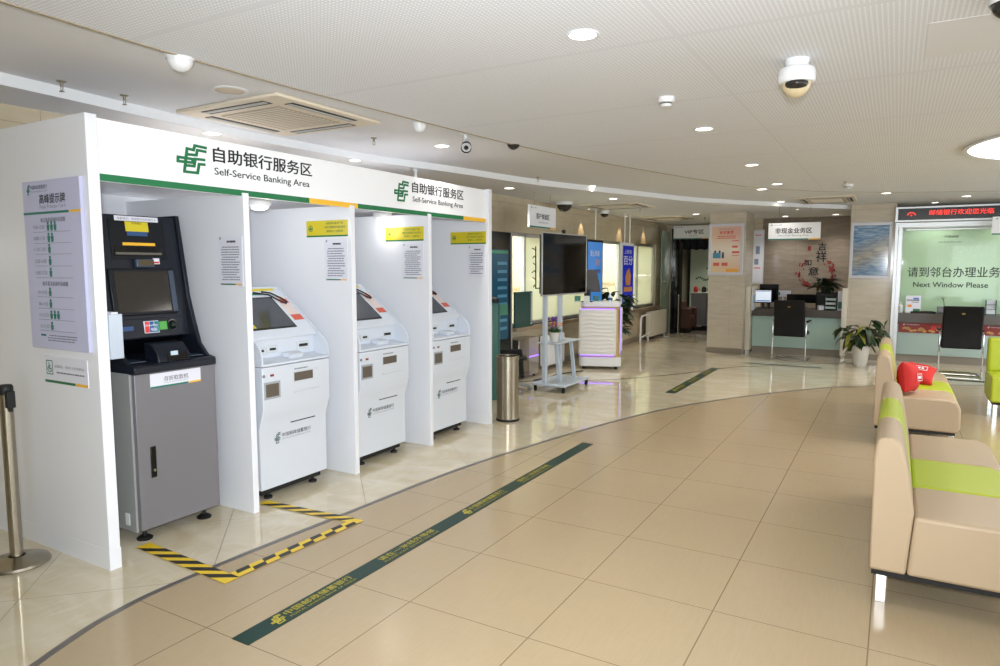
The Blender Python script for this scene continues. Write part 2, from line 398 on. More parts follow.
# left wall with the long window
X0, Y0, Y1, Z0, Z1 = -4.8, 8.6, 15.44, .72, 2.1
b_ = B(); b_.box(X0-.22, X0, -3.6, Y0, 0, 2.665); b_.box(X0-.22, X0, Y1, 16.25, 0, 2.665); b_.box(X0-.22, X0, Y0, Y1, 0, Z0); b_.box(X0-.22, X0, Y0, Y1, Z1, 2.665)
struct(b_.o('wall_left', M_wallL, smooth=0))
struct(B().box(X0-.2, X0+.12, Y0-.05, Y1+.05, Z0-.05, Z0).o('trim_5', mat('brown_stone_sill', '8E7B64', .2), smooth=0))
struct(B().box(X0, X0+.015, -3.6, 16.25, 0, .1).o('baseboard_left', M_skirt, smooth=0))
win = thing('window_1', '', ''); del win['label']; del win['category']; struct(win)
fb = B()
for y in (Y0, 9.1, 10.35, 12.0, 13.15, 14.3, Y1-.05): fb.box(X0-.12, X0-.05, y, y+.045, Z0, Z1)
fb.box(X0-.12, X0-.05, Y0, Y1, Z0, Z0+.05); fb.box(X0-.12, X0-.05, Y0, Y1, Z1-.05, Z1)
struct(fb.o('window_frame', M_alu, win, bev=.004))
struct(B().box(X0-.09, X0-.084, Y0+.04, 9.1, Z0+.05, Z1-.05).o('window_pane', M_glass, win, smooth=0))
struct(B().box(X0-.09, X0-.084, 12.0, 13.2, Z0+.05, Z1-.05).o('window_pane', M_glass, win, smooth=0))
for a, c in ((9.14, 10.35), (10.39, 12.0), (13.19, 14.3), (14.34, Y1-.05)):
    struct(B().box(X0-.09, X0-.084, a, c, Z0+.05, 1.41).box(X0-.09, X0-.084, a, c, 1.42, Z1-.05).o('window_pane', M_frost, win, smooth=0))
# stone wall across the alley outside
struct(B().box(-7.6, -7.3, 4, 34, -.5, 4.2).box(-7.3, -7.2, 4, 34, 1.15, 1.22).box(-7.3, -7.26, 20.5, 22.2, 1.55, 1.85).o('wall_outside', M_ext, smooth=0))
struct(B().box(-7.3, -5.02, 4, 34, -.5, -.4).o('floor_outside', M_ext, smooth=0))

# back of the hall: VIP doorway, pillar, counter recess, second pillar, teller window
struct(B().box(-5.02, -4.62, 16.25, 16.45, 0, 2.6).box(-4.62, -3.0, 16.25, 16.45, 2.5, 2.6).box(-3.35, -2.9, 16.25, 16.45, 0, 2.6).o('wall_back', M_wallB, smooth=0))
struct(B().box(-2.95, -2.85, 15.1, 16.3, 0, 2.6).box(-2.95, -2.44, 15.1, 15.2, 0, 2.6).o('wall_recess', M_wallB, smooth=0))
struct(B().box(-2.44, 0.0, 15.1, 15.2, 0, 2.6).o('wall_recess', M_dark, smooth=0))
p1 = struct(B().box(-3.03, -2.39, 13.0, 13.8, .1, 2.6).o('wall_pillar', M_pillar, smooth=0))
struct(B().box(-3.035, -2.385, 12.995, 13.8, 0, .1).o('baseboard_pillar', M_skirt, smooth=0))
struct(B().box(-.72, -.04, 13.3, 15.1, .1, 2.664).o('wall_pillar', M_pillar, smooth=0))
struct(B().box(-.725, -.04, 13.295, 15.1, 0, .1).o('baseboard_pillar', M_skirt, smooth=0))
struct(B().box(-.04, 5.0, 15.0, 15.1, 0, 2.664).o('wall_back', M_wallB, smooth=0))
struct(B().box(4.9, 5.1, -3.6, 15.1, 0, 2.664).o('wall_right', M_wallB, smooth=0))
# street front behind the photographer: posts and glass
fb = B()
for x in (1.7, 3.2, 4.8): fb.box(x, x+.1, -3.6, -3.5, 0, 2.66)
fb.box(1.7, 4.9, -3.6, -3.5, 2.4, 2.66).box(1.7, 4.9, -3.6, -3.5, 0, .1)
struct(B().box(-4.95, 1.7, -3.7, -3.5, 0, 2.66).o('wall_front', M_wallB, smooth=0))  # solid stretch added in place of glazing to cut daylight from behind
w2 = struct(fb.o('window_2', M_alu, smooth=0))
struct(B().box(1.7, 4.9, -3.56, -3.55, .1, 2.4).o('window_pane', M_glass, w2, smooth=0))

# ================================================================== SELF-SERVICE BOOTH
booth = thing('self_service_booth', 'long white laminate self-service booth with four bays and a lettered header board', 'booth', (-3.54, 1.964, 0))
bx, by = -3.54, 1.964
def bp(b_, name, m, **k): o = b_.o(name, m, booth, **k); return o
# local: x from wall (-1.25) to 0, y along
for y0, y1 in ((0, .06), (3.885, 3.945)):
    bp(B().box(-1.25, .02, y0, y1, 0, 2.365), 'side_panel', M_white, bev=.003)
    bp(B().box(-1.25, .0215, y0-.0015, y1+.0015, 0, .11), 'plinth', M_white)
for y in (.975, 1.945, 2.925):
    bp(B().box(-1.25, 0, y-.0225, y+.0225, 0, 2.06), 'divider_panel', M_white, bev=.002)
hd = bp(B().box(-.035, -.012, .06, 3.885, 2.04, 2.355), 'header_board', M_head, bev=.002)
bp(B().box(-1.25, -.035, .06, 3.885, 2.1, 2.125), 'roof_panel', M_white)
bp(B().box(-1.25, -1.23, .06, 3.885, 0, 2.1), 'back_panel', M_white)
HO = (-.012, -by, 0)   # so that face x = world y
def hs(y0, y1, m, name): B().slab(HO, *PX, y0, y1, 2.041, 2.077, .0015).o(name, m, hd, smooth=0)
hs(2.03, 3.485, M_green, 'green_stripe'); hs(3.485, 3.98, M_yel, 'yellow_stripe'); hs(3.98, 5.44, M_green, 'green_stripe'); hs(5.44, 5.845, M_yel, 'yellow_stripe')
for k, (a, c, t0, t1, u0, u1) in enumerate(((2.484, 2.675, 2.722, 3.515, 2.727, 3.49), (4.42, 4.605, 4.655, 5.44, 4.66, 5.43))):
    logo(hd, HO, *PX, a, 2.142, c-a, .158, M_green)
    text(hd, '自助银行服务区', HO, *PX, t0, 2.225, t1-t0, .088, M_black, bold=.05)
    text(hd, 'Self-Service Banking Area', HO, *PX, u0, 2.137, u1-u0, .055, M_black, bold=.03)

# round lamps under the roof of the bays
def booth_lamp(y, label):
    t = thing('ceiling_lamp', label, 'lamp', (-3.98, y, 2.1), group='round lamps under the booth roof')
    B().lathe([(0, 0), (.078, 0), (.082, -.012), (.082, -.05), (.07, -.062)]).o('housing', M_wht, t)
    B().lathe([(.07, -.061), (.06, -.085), (.03, -.095), (0, -.097)]).o('diffuser', mat('milky_diffuser', 'F0F0F4', .3, emit='FFFFFF', es=.2), t)
    l = bpy.data.lights.new('booth_lamp_light', 'POINT'); l.energy = 1.8; l.shadow_soft_size = .1; l.color = (1, .98, .95)
    o = bpy.data.objects.new('booth_lamp_light', l); COL.objects.link(o); o.parent = t; o.location = (0, 0, -.16)
booth_lamp(3.42, 'small round white lamp under booth roof above first white kiosk')
booth_lamp(4.78, 'small round white lamp under booth roof above second white kiosk')

# ---------------- peak time card and wheelchair notice on the near side panel
SO = (0, 1.964, 0)
pk = thing('peak_time_card', 'tall pale card of peak hours with green person symbols on booth end panel', 'sign', (-3.85, 1.964, 1.16))
B().box(-.27, .285, -.02, 0, 0, .895).o('board', M_lav, pk, bev=.002)
PO = (-.27, -.02, 0)
B().slab(PO, *MY, 0, .445, .719, .731, .001).o('green_line', M_green2, pk, smooth=0)
B().slab(PO, *MY, .455, .555, .719, .731, .001).o('yellow_line', M_yel, pk, smooth=0)
logo(pk, PO, *MY, .05, .825, .03, .05, M_green2)
text(pk, BANK, PO, *MY, .085, .85, .17, .022, M_black); text(pk, BANKE, PO, *MY, .085, .835, .17, .008, M_grey)
text(pk, '高峰提示牌', PO, *MY, .17, .772, .25, .05, M_black, bold=.04); text(pk, 'Peak Prompt Card', PO, *MY, .17, .742, .25, .024, M_grey)
text(pk, '每日最高高峰时段提醒', PO, *MY, .17, .675, .24, .024, M_black); text(pk, '每月客流高峰时段提醒', PO, *MY, .15, .34, .25, .024, M_black)
def people(x, z, n, h):
    for i in range(n):
        cx = x + i*.034; b_ = B()
        b_.poly(PO, *MY, [(cx+.009*math.cos(a*math.pi/5), z+h-.009+.009*math.sin(a*math.pi/5)) for a in range(10)], .0006, .001)
        b_.poly(PO, *MY, [(cx-.013, z+h*.42), (cx-.013, z+h-.018), (cx+.013, z+h-.018), (cx+.013, z+h*.42), (cx+.009, z), (cx-.009, z)], .0006, .001)
        b_.o('person_symbol', M_green2, pk, smooth=0)
ln = B()
for z, n, s_ in ((.627, 3, '9:00-10:00'), (.568, 2, '10:00-11:30'), (.51, 1, '11:30-12:00'), (.447, 1, '12:00-16:00'), (.385, 1, '16:00-17:30')):
    people(.24, z+.003, n, .05); ln.slab(PO, *MY, .09, .45, z-.003, z-.001, .0006, .0005); text(pk, s_, PO, *MY, .09, z+.014, .115, .02, M_grey)
for z, n, s_ in ((.282, 1, '01-07日'), (.22, 1, '08-14日'), (.16, 3, '15-25日'), (.10, 1, '26-31日')):
    people(.22, z+.003, n, .047); ln.slab(PO, *MY, .09, .44, z-.003, z-.001, .0006, .0005); text(pk, s_, PO, *MY, .1, z+.012, .09, .02, M_grey)
ln.o('ruled_lines', M_grey, pk, smooth=0)
dashes(B(), PO, *MY, .17, .46, .04, .08, 3, 4).o('small_print', M_grey, pk, smooth=0); B().slab(PO, *MY, .1, .15, .068, .078, .0006).o('green_heading', M_green2, pk, smooth=0)
wc = thing('wheelchair_notice', 'small clear notice with green wheelchair symbol under the peak hours card', 'sign', (-3.83, 1.964, .97))
B().box(-.21, .21, -.004, 0, 0, .145).o('plate', M_paper, wc)
WO = (-.21, -.004, 0)
B().slab(WO, *MY, 0, .30, 0, .014, .0008).o('green_line', M_green, wc, smooth=0); B().slab(WO, *MY, .305, .42, 0, .014, .0008).o('yellow_line', M_yel, wc, smooth=0)
ws = B()
for a, c, d, e in ((.02, .085, .118, .123), (.02, .085, .045, .05), (.02, .025, .045, .123), (.08, .085, .045, .123), (.045, .052, .075, .11), (.045, .068, .075, .081), (.064, .07, .06, .08), (.052, .064, .09, .095)): ws.slab(WO, *MY, a, c, d, e, .0006, .0004)
for k in range(9):
    a0, a1 = R(100+k*24), R(100+(k+1)*24); ws.poly(WO, *MY, [(.05+.018*math.cos(a0), .074+.018*math.sin(a0)), (.05+.018*math.cos(a1), .074+.018*math.sin(a1)), (.05+.013*math.cos(a1), .074+.013*math.sin(a1)), (.05+.013*math.cos(a0), .074+.013*math.sin(a0))], .0006, .0004)
ws.o('wheelchair_symbol', M_green2, wc, smooth=0)
text(wc, '如需帮助，请拨打大堂经理热线', WO, *MY, .105, .085, .29, .016, M_grey); dashes(B(), WO, *MY, .105, .40, .05, .07, 1, 3).o('small_print', M_grey, wc, smooth=0)

# ---------------- notices on the dividers
def notice(y, x0, x1, z0, z1, label, rows, seed, stripe=True, name='notice_sheet'):
    t = thing(name, label, 'notice', (x0, y, z0), group='notice sheets on the booth dividers')
    B().box(0, x1-x0, -.004, 0, 0, z1-z0).o('sheet', M_paper, t)
    O = (0, -.004, 0); W, H = x1-x0, z1-z0
    dashes(B(), O, *MY, .12*W, .9*W, .1*H, .8*H, rows, seed).o('printed_lines', M_grey, t, smooth=0)
    dashes(B(), O, *MY, .35*W, .75*W, .84*H, .92*H, 1, seed+3, fill=.5).o('printed_title', M_black, t, smooth=0)
    logo(t, O, *MY, .06*W, .93*H, .015, .015, M_green2)
    if stripe:
        B().slab(O, *MY, .05*W, .68*W, 0.02*H, .045*H, .0008).o('green_line', M_green, t, smooth=0); B().slab(O, *MY, .69*W, .95*W, .02*H, .045*H, .0008).o('yellow_line', M_yel, t, smooth=0)
notice(2.9165, -3.785, -3.56, 1.48, 1.797, 'printed notice sheet on the divider beside the grey cash machine', 14, 1)
notice(3.8865, -3.808, -3.577, 1.493, 1.812, 'printed notice sheet under yellow sign beside the first white kiosk', 12, 2)
notice(4.8665, -3.828, -3.594, 1.493, 1.812, 'printed notice sheet under yellow sign beside the second white kiosk', 13, 3)
notice(5.849, -3.765, -3.56, 1.493, 1.812, 'plain grey form sheet under yellow sign beside the last white kiosk', 10, 4, False)
def yellow_sign(y, x0, label):
    t = thing('yellow_reminder_sign', label, 'sign', (x0, y, 1.83), group='yellow reminder signs on the booth dividers')
    B().box(0, .425, -.003, 0, 0, .124).o('plate', M_yelg, t)
    O = (0, -.003, 0); B().slab(O, *MY, 0, .425, 0, .012, .0008).o('green_line', M_green, t, smooth=0)
    for k, s_ in enumerate(('自助购买基金产品', '请您仔细阅读产品说明书', '谨慎购入，注意风险')): text(t, s_, O, *MY, .19 + (.02 if k != 1 else 0), .092-k*.03, .17 if k != 1 else .21, .019, M_green, bold=.01)
    rg = B()
    for k in range(16):
        a0, a1 = 2*math.pi*k/16, 2*math.pi*(k+1)/16
        rg.poly(O, *MY, [(.045+.024*math.cos(a0), .065+.024*math.sin(a0)), (.045+.024*math.cos(a1), .065+.024*math.sin(a1)), (.045+.019*math.cos(a1), .065+.019*math.sin(a1)), (.045+.019*math.cos(a0), .065+.019*math.sin(a0))], .0006, .0006)
    rg.poly(O, *MY, [(.03, .055), (.06, .055), (.054, .068), (.045, .078), (.036, .068)], .0006, .0006)
    rg.o('round_badge', M_green, t, smooth=0)
yellow_sign(3.8865, -3.995, 'yellow reminder sign on the divider right of the first white kiosk')
yellow_sign(4.8665, -4.017, 'yellow reminder sign on the divider right of the second white kiosk')
yellow_sign(5.849, -3.975, 'yellow reminder sign on the end panel right of the last white kiosk')
lf = thing('leaflet_holder', 'clear leaflet holder with white sheets fixed inside the near booth panel', 'leaflet holder', (-3.6, 2.025, 1.12))
B().box(-.12, .09, 0, .07, 0, .235).o('tray', mat('clear_acrylic', 'B4BECC', .1), lf, bev=.003); B().box(-.1, .075, .02, .055, .02, .245).o('sheets', M_paper, lf)

# ---------------- grey cash machine
atm = thing('cash_machine', 'grey and navy freestanding bank cash machine in the first bay', 'cash machine', (-3.70, 2.515, 0))
Wd = .27
B().prism([(-.85,.07),(-.05,.07),(-.0,.075),(0,1.0),(-.85,1.0)], 'y', -Wd+.012, Wd).o('cabinet', M_atm, atm, bev=.012, seg=3)
B().prism([(-.85,.065),(-.03,.065),(-.03,.995),(-.85,.995)], 'y', -Wd-.001, -Wd+.014).o('side_plate', M_atmside, atm)
for x in (-.07, -.75):
    for y in (-.2, .2):
        B().lathe([(0,0),(.042,0),(.045,.01),(.03,.022),(.012,.024),(.012,.07)], (x, y, 0)).o('levelling_foot', M_rub, atm)
hdl = B().box(0, .006, -.185, -.15, .375, .56).o('door_handle', M_blkg, atm, bev=.004); B().cyl((.006,-.167,.42),(.012,-.167,.42),.009).o('key_lock', M_chrome, hdl)
# shelf with keypad hood
B().prism([(-.6,.99),(.02,.99),(.028,1.0),(.028,1.032),(.015,1.04),(-.6,1.06)], 'y', -Wd-.002, Wd-.006).o('shelf', M_navy, atm, bev=.008)
kb = B().prism([(-.16,1.045),(-.02,1.03),(-.035,1.09),(-.09,1.145),(-.16,1.15)], 'y', -.09, .12).o('keypad_hood', M_navy, atm, bev=.006)
B().prism([(-.018,1.045),(-.031,1.085),(-.029,1.087),(-.015,1.045)], 'y', -.03, .1).o('hood_opening', M_blkg, kb)
B().box(-.028,-.02,-.01,.035,1.075,1.1).o('keypad_sticker', mat('pale_blue_label','B9CCD8',.4), kb)
for a_, c_ in ((.14,.23),(-.24,-.15)): B().box(-.2,-.05,a_,c_,1.05,1.056).o('shelf_plate', M_navy2, atm, bev=.002)
# hood side cheeks and leaning face
ch = [(-.8,1.03),(.02,1.035),(-.05,1.05),(-.12,1.12),(-.165,1.25),(-.215,1.42),(-.30,1.925),(-.8,1.925)]
for y0, y1 in ((-Wd-.005, -Wd+.025), (Wd-.022, Wd+.006)): B().prism(ch, 'y', y0, y1).o('hood_cheek', M_navy, atm, bev=.006)
fx = lambda z: -.20 - (z-1.17)*.15     # leaning front face
B().prism([(fx(1.17)-.03,1.17),(fx(1.2),1.17),(fx(1.91),1.91),(-.8,1.91),(-.8,1.06),(-.42,1.06)], 'y', -Wd+.02, Wd-.02).o('front_face', M_navy, atm, bev=.004)
dr = Vector((fx(2)-fx(1), 0, 1)).normalized(); FO = Vector((fx(1.0), 0, 1.0)); kz = 1/dr.z
def fs_(b_, y0, y1, z0, z1, t=.002, lift=0): return b_.slab(FO, (0,1,0), dr, y0-2.52, y1-2.52, (z0-1)*kz, (z1-1)*kz, t, lift)
FR = ((0,1,0), dr)
fs_(B(), 2.335, 2.685, 1.645, 1.885, .004).o('upper_panel', mat('atm_black_panel', '111318', .4, spec=.3), atm, bev=.001)
sb = fs_(B(), 2.292, 2.70, 1.31, 1.59, .012).o('screen_bezel', mat('atm_bezel', '111318', .4, spec=.3), atm, bev=.006)
fs_(B(), 2.322, 2.66, 1.33, 1.57, .001, .0125).o('screen', M_screen, sb, smooth=0)
fs_(B(), 2.668, 2.70, 1.325, 1.575, .004, .012).o('privacy_strip', M_navy2, sb)
fs_(B(), 2.375, 2.65, 1.874, 1.903, .002, .005).o('white_sticker', M_paper, atm); text(atm, '温馨提示：请保管好您的银行卡', FO, *FR, 2.39-2.52, (.88)*kz, .245, .015, M_grey, lift=.0085)
fs_(B(), 2.435, 2.58, 1.812, 1.871, .002, .005).o('yellow_sticker', M_yelg, atm); text(atm, '友情提示', FO, *FR, 2.475-2.52, .855*kz, .065, .014, M_black, lift=.0085)
fs_(B(), 2.44, 2.57, 1.786, 1.812, .002, .005).o('blue_label', mat('label_blue', '2C4C7C', .4), atm)
fs_(B(), 2.405, 2.61, 1.728, 1.745, .002, .005).o('yellow_strip', M_yel, atm)
st = fs_(B(), 2.35, 2.65, 1.665, 1.722, .003, .004).o('cash_slot', M_blkg, atm); fs_(B(), 2.35, 2.64, 1.672, 1.685, .01, .006).o('slot_lip', mat('slot_metal', '6B675F', .35, metal=.5), st)
cr = fs_(B(), 2.46, 2.575, 1.595, 1.645, .03, .0).o('card_reader', M_navy2, atm, bev=.006); fs_(B(), 2.478, 2.568, 1.605, 1.637, .001, .0305).o('reader_window', mat('amber_window', '4D4028', .3), cr)
fs_(B(), 2.583, 2.625, 1.617, 1.652, .002, .004).o('card_sticker', M_paper, atm); fs_(B(), 2.588, 2.62, 1.622, 1.632, .001, .0065).o('card_sticker_print', M_red, atm)
fs_(B(), 2.29, 2.715, 1.175, 1.29, .012).o('lower_panel', mat('atm_lower', '151923', .38, spec=.35), atm, bev=.004)
up = fs_(B(), 2.46, 2.555, 1.2, 1.272, .002, .013).o('card_network_sticker', M_paper, atm)
for i, (cc) in enumerate(('D33A36', '23508E', '17767E')):
    y = 2.463 + i*.03; B().poly(FO, *FR, [(y-2.52-.0, (.203)*kz), (y-2.52+.029, .203*kz), (y-2.52+.031, .269*kz), (y-2.52+.004, .269*kz)], .0006, .0155).o('colour_band', mat('band'+cc, cc, .4), up, smooth=0)
text(up, 'UnionPay', FO, *FR, -.055, .236*kz, .082, .018, M_paper, bold=.03, lift=.0168); text(up, '银联', FO, *FR, -.02, .21*kz, .042, .02, M_paper, bold=.02, lift=.0168)
fs_(B(), 2.56, 2.61, 1.215, 1.265, .002, .013).o('green_sticker', mat('fresh_green', '52A348', .4), atm)
nrm = Vector((0,1,0)).cross(dr); ctr = FO + Vector((0, .125, 0)) + dr*(.24*kz)
B().cyl(ctr+nrm*.01, ctr+nrm*.02, .034).ball(ctr+nrm*.02, .028, (1,1,1)).o('mirror_dome', mat('dark_green_mirror', '0D1A14', .06), atm)
B().box(fx(1.2)+.014, fx(1.2)+.016, -.22, -.13, 1.225, 1.25).o('blue_strip', mat('label_blue', '2C4C7C', .4), atm)
lb = B().box(0, .003, -.165, .165, .898, .982).o('name_plate', M_paper, atm)
LO = (.003, 0, .898); B().slab(LO, *PX, -.165, .08, 0, .01, .0006).o('green_line', M_green2, lb, smooth=0); B().slab(LO, *PX, .085, .165, 0, .01, .0006).o('yellow_line', M_yel, lb, smooth=0)
text(lb, '存折取款机', LO, *PX, -.08, .032, .16, .03, M_black, bold=.01); text(lb, 'Passbook Withdrawing Machine', LO, *PX, -.08, .02, .16, .008, M_grey)
B().box(-.13,-.09,-.274,-.268,.1,.17).o('side_tag', M_wht, atm)

# ---------------- white passbook kiosks
def kiosk(y1, x, label, sticker):
    W = .62; t = thing('passbook_kiosk', label, 'kiosk', (x, y1-W/2, 0), group='white kiosks in the booth'); h = W/2
    lower = [(-.8,.08),(-.045,.08),(-.045,.50),(-.02,.58),(0,.64),(0,.93),(-.8,.93)]
    B().prism(lower, 'y', -h, h).o('cabinet', M_mach, t, bev=.006)
    B().prism([(-.8,.935),(0,.935),(-.004,.95),(-.115,.965),(-.14,.975),(-.135,1.10),(-.8,1.10)], 'y', -h+.012, h-.012).o('service_shelf', M_mach, t, bev=.003)
    B().prism([(-.8,1.10),(-.105,1.10),(-.115,1.13),(-.52,1.45),(-.6,1.45),(-.8,1.3)], 'y', -h+.012, h-.012).o('screen_housing', M_mach, t, bev=.008)
    B().box(-.76,-.09,-h+.03,h-.03,.035,.082).o('shadow_block', M_rub, t)  # black inset box stands in for the shadow under the cabinet
    cheek = [(-.8,.935),(0,.935),(.002,1.0),(-.015,1.05),(-.05,1.09),(-.11,1.135),(-.52,1.458),(-.62,1.458),(-.8,1.3)]
    for a, c in ((-h, -h+.012), (h-.012, h)): B().prism(cheek, 'y', a, c).o('side_cheek', M_mach, t, bev=.003)
    for xx in (-.1, -.7):
        for yy in (-h+.1, h-.1): B().lathe([(0,0),(.03,0),(.03,.015),(.012,.02),(.012,.085)], (xx, yy, 0), 16).o('levelling_foot', M_rub, t)
    u = Vector((-.405, 0, .32)).normalized(); O = Vector((-.115, 0, 1.13)); r = Vector((0,1,0))
    scr = B().slab(O, r, u, -.285, .155, .055, .395, .006).o('screen_bezel', M_blkg, t, bev=.004); B().slab(O, r, u, -.27, .14, .07, .38, .0008, .0062).o('screen', M_screen2, scr, smooth=0)
    B().slab(O, r, u, -.27, -.2, .072, .11, .0006, .0072).o('painted_reflection', M_yelg, scr, smooth=0)  # yellow patch drawn as a sticker's reflection in the screen
    B().slab(O, r, u, .19, .28, .17, .40, .0012).o('red_leaflet_sticker', mat('pale_pink_print', 'D9C8C2', .4), t, smooth=0)
    for q_ in ((.19,.285,.13,.19),(.2,.28,.32,.37)): B().slab(O, r, u, *q_, .0016).o('red_print', mat('brick_red', 'CC5A45', .4), t, smooth=0)
    B().slab(O, r, u, -.29, .24, .47, .495, .0015).o('yellow_strip', M_yelg if sticker else M_wht, t, smooth=0)
    B().slab(O, r, u, -.25, .12, .425, .445, .0015).o('green_print', M_green2, t, smooth=0)
    cable = [O + r*(.10+.1*math.sin(k/14*math.pi)*.9 + .05*k/14) + u*(.455 - .15*math.sin(k/14*math.pi*.96)) + r.cross(u)*.008 for k in range(15)]
    B().tube([O + r*.1 + u*.45 + r.cross(u)*.01, O + r*.17 + u*.43 + r.cross(u)*.012, O + r*.225 + u*.37 + r.cross(u)*.012, O + r*.25 + u*.32 + r.cross(u)*.012, O + r*.23 + u*.305 + r.cross(u)*.012, O + r*.19 + u*.34 + r.cross(u)*.012, O + r*.14 + u*.41 + r.cross(u)*.012, O+r*.02+u*.445 + r.cross(u)*.01], .006).o('cable', M_rub, t)
    # slots on the shelf wall
    for a, c, z0, z1 in ((-.25, -.16, 1.0, 1.05), (-.15, -.055, 1.005, 1.055), (.12, .245, 1.005, 1.06)):
        s_ = B().box(-.14, -.128, a, c, z0, z1).o('card_slot', M_machg, t, bev=.004); B().box(-.129, -.1275, a+.02, c-.02, z0+.017, z1-.017).o('slot_mouth', M_rub, s_)
    B().prism([(-.135,.97),(-.05,.955),(-.04,.985),(-.08,1.0),(-.135,1.0)], 'y', -.02, .1).o('paper_guide', M_mach, t, bev=.006)
    # lower front
    def fr(a, c, z0, z1, nm, m, m2, x0=0, inset=.01):
        s_ = B().box(x0-.01, x0+.002, a, c, z0, z1).o(nm, m, t, bev=.002); B().box(x0+.0015, x0+.0025, a+inset, c-inset, z0+inset, z1-inset).o('slot_mouth', m2, s_); return s_
    dk = mat('slot_brown', '5B5248', .4)
    fr(-.045, .19, .795, .875, 'printer_mouth', M_machg, dk); B().box(.002,.004,.14,.19,.8,.87).o('printer_flap', M_mach, t)
    fr(-.3, -.16, .712, .83, 'cash_box_window', mat('mid_grey_plastic','9AA0A6',.4), dk, 0, .015)
    B().cyl((0,-.3,.873),(.004,-.3,.873),.011).o('round_sensor', M_grey, t); B().box(0,.004,-.245,-.215,.865,.88).o('red_button', mat('dark_red','7A2B2B',.3), t)
    B().box(0,.004,-.04,.2,.72,.735).o('paper_slit', M_machg, t)
    B().box(-.045,-.041,-.04,.195,.505,.522).o('black_slot', M_rub, t)
    dashes(B(), (.0,0,0), *PX, -.04, .1, .88, .9, 1, 5).o('printed_label', M_grey, t, smooth=0)
    LO = (-.045, 0, 0); logo(t, LO, *PX, -.185, .385, .05, .07, mat('grey_green_print','4C5E58',.5))
    text(t, BANK, LO, *PX, -.12, .418, .27, .03, M_black); text(t, BANKE, LO, *PX, -.12, .4, .27, .009, M_grey)
    return t
kiosk(3.70, -3.61, 'white passbook kiosk next to the grey cash machine', True)
kiosk(4.645, -3.60, 'white passbook kiosk in the third bay, middle one of three', True)
kiosk(5.60, -3.585, 'white passbook kiosk in the last bay, farthest from grey cash machine', False)

# ---------------- tapes on the floor
M_haz = mat('hazard_tape_yellow', 'E2C02A', .35); M_hazb = mat('hazard_tape_black', '22221F', .4)
def tape(a, c, wd, label, z=.0025, slant=.5, step=.16, checker=False, fx_=True):
    a, c = Vector((*a, 0)), Vector((*c, 0)); Ln = (c-a).length; r = (c-a).normalized(); u = Vector((0,0,1)).cross(r)
    t = thing('hazard_tape', label, 'floor tape', (a.x, a.y, z+.003), group='black and yellow tape strips on the floor')
    O = (0,0,0); B().slab(O, r, u, 0, Ln, -wd/2, wd/2, .0006).o('yellow_backing', M_haz, t, smooth=0)
    b_ = B(); x = .02
    while x < Ln-.07:
        if checker:
            b_.poly(O, r, u, [(x, 0), (x+step*.48, 0), (x+step*.48+wd*.2, wd/2), (x+wd*.2, wd/2)], .0005, .0006)
            b_.poly(O, r, u, [(x+step*.46, -wd/2), (x+step*.94, -wd/2), (x+step*.94+wd*.2, 0), (x+step*.46+wd*.2, 0)], .0005, .0006)
        else:
            e = min(x+wd*slant*2, Ln)
            b_.poly(O, r, u, [(x, -wd/2), (min(x+step*.52, Ln), -wd/2), (min(x+step*.52+wd*slant*2, Ln), wd/2), (e, wd/2)], .0005, .0006)
        x += step
    b_.o('black_stripes', M_hazb, t, smooth=0)
tape((-3.68, 2.245), (-2.86, 2.205), .085, 'hazard tape running out from the grey cash machine foot', .0025, .8, .15)
tape((-2.90, 2.25), (-2.87, 3.17), .075, 'hazard tape along the edge of the beige tiles', .0045, .3, .17, True)
tape((-3.66, 3.09), (-2.90, 3.14), .075, 'hazard tape running out from under the first divider panel', .0025, .8, .15)

def floor_strip(x, y0, y1, wd, label, texts=True):
    t = thing('floor_guide_strip', label, 'floor strip', (x, y0, .0045 if texts else .001), group='dark green waiting line strips on the floor')
    B().box(-wd/2, wd/2, 0, y1-y0, -.0018 if texts else 0, .0008).o('strip', M_dgreen, t)
    r, u = (0,1,0), (-1,0,0); O = (0,0,.0008); y = .17; k = 0
    while y + .5 < y1-y0:
        if k % 2 == 0:
            logo(t, O, r, u, y, -.035, .075, .07, M_gold, name='gold_emblem')
            text(t, BANK, O, r, u, y+.09, -.008, .44, .042, M_gold, bold=.03, name='gold_lettering'); text(t, BANKE, O, r, u, y+.09, -.034, .44, .015, M_gold, name='gold_lettering'); y += .76
        else:
            text(t, '请在一米线外等候', O, r, u, y, -.008, .50, .042, M_gold, bold=.03, name='gold_lettering'); text(t, 'PLEASE WAIT BEHIND THE LINE', O, r, u, y, -.034, .5, .015, M_gold, name='gold_lettering'); y += .82
        k += 1
floor_strip(-2.353, 1.84, 5.65, .105, 'long dark green waiting strip with gold characters on the beige tiles')
floor_strip(-2.42, 8.5, 11.0, .13, 'shorter dark green strip on polished marble before the pillar', False)
t = thing('floor_guide_strip', 'thin dark strip on marble floor in front of the non-cash counter', 'floor strip', (-1.55, 11.85, .001), R(-1), 'dark green waiting line strips on the floor'); B().box(-.6, .6, -.04, .04, 0, .0008).o('strip', M_dgreen, t)
t = thing('floor_guide_strip', 'thin dark strip on marble floor in front of the teller window', 'floor strip', (1.3, 11.52, .005), R(-1), 'dark green waiting line strips on the floor'); B().box(-.85, .6, -.04, .04, -.003, .0008).o('strip', M_dgreen, t)

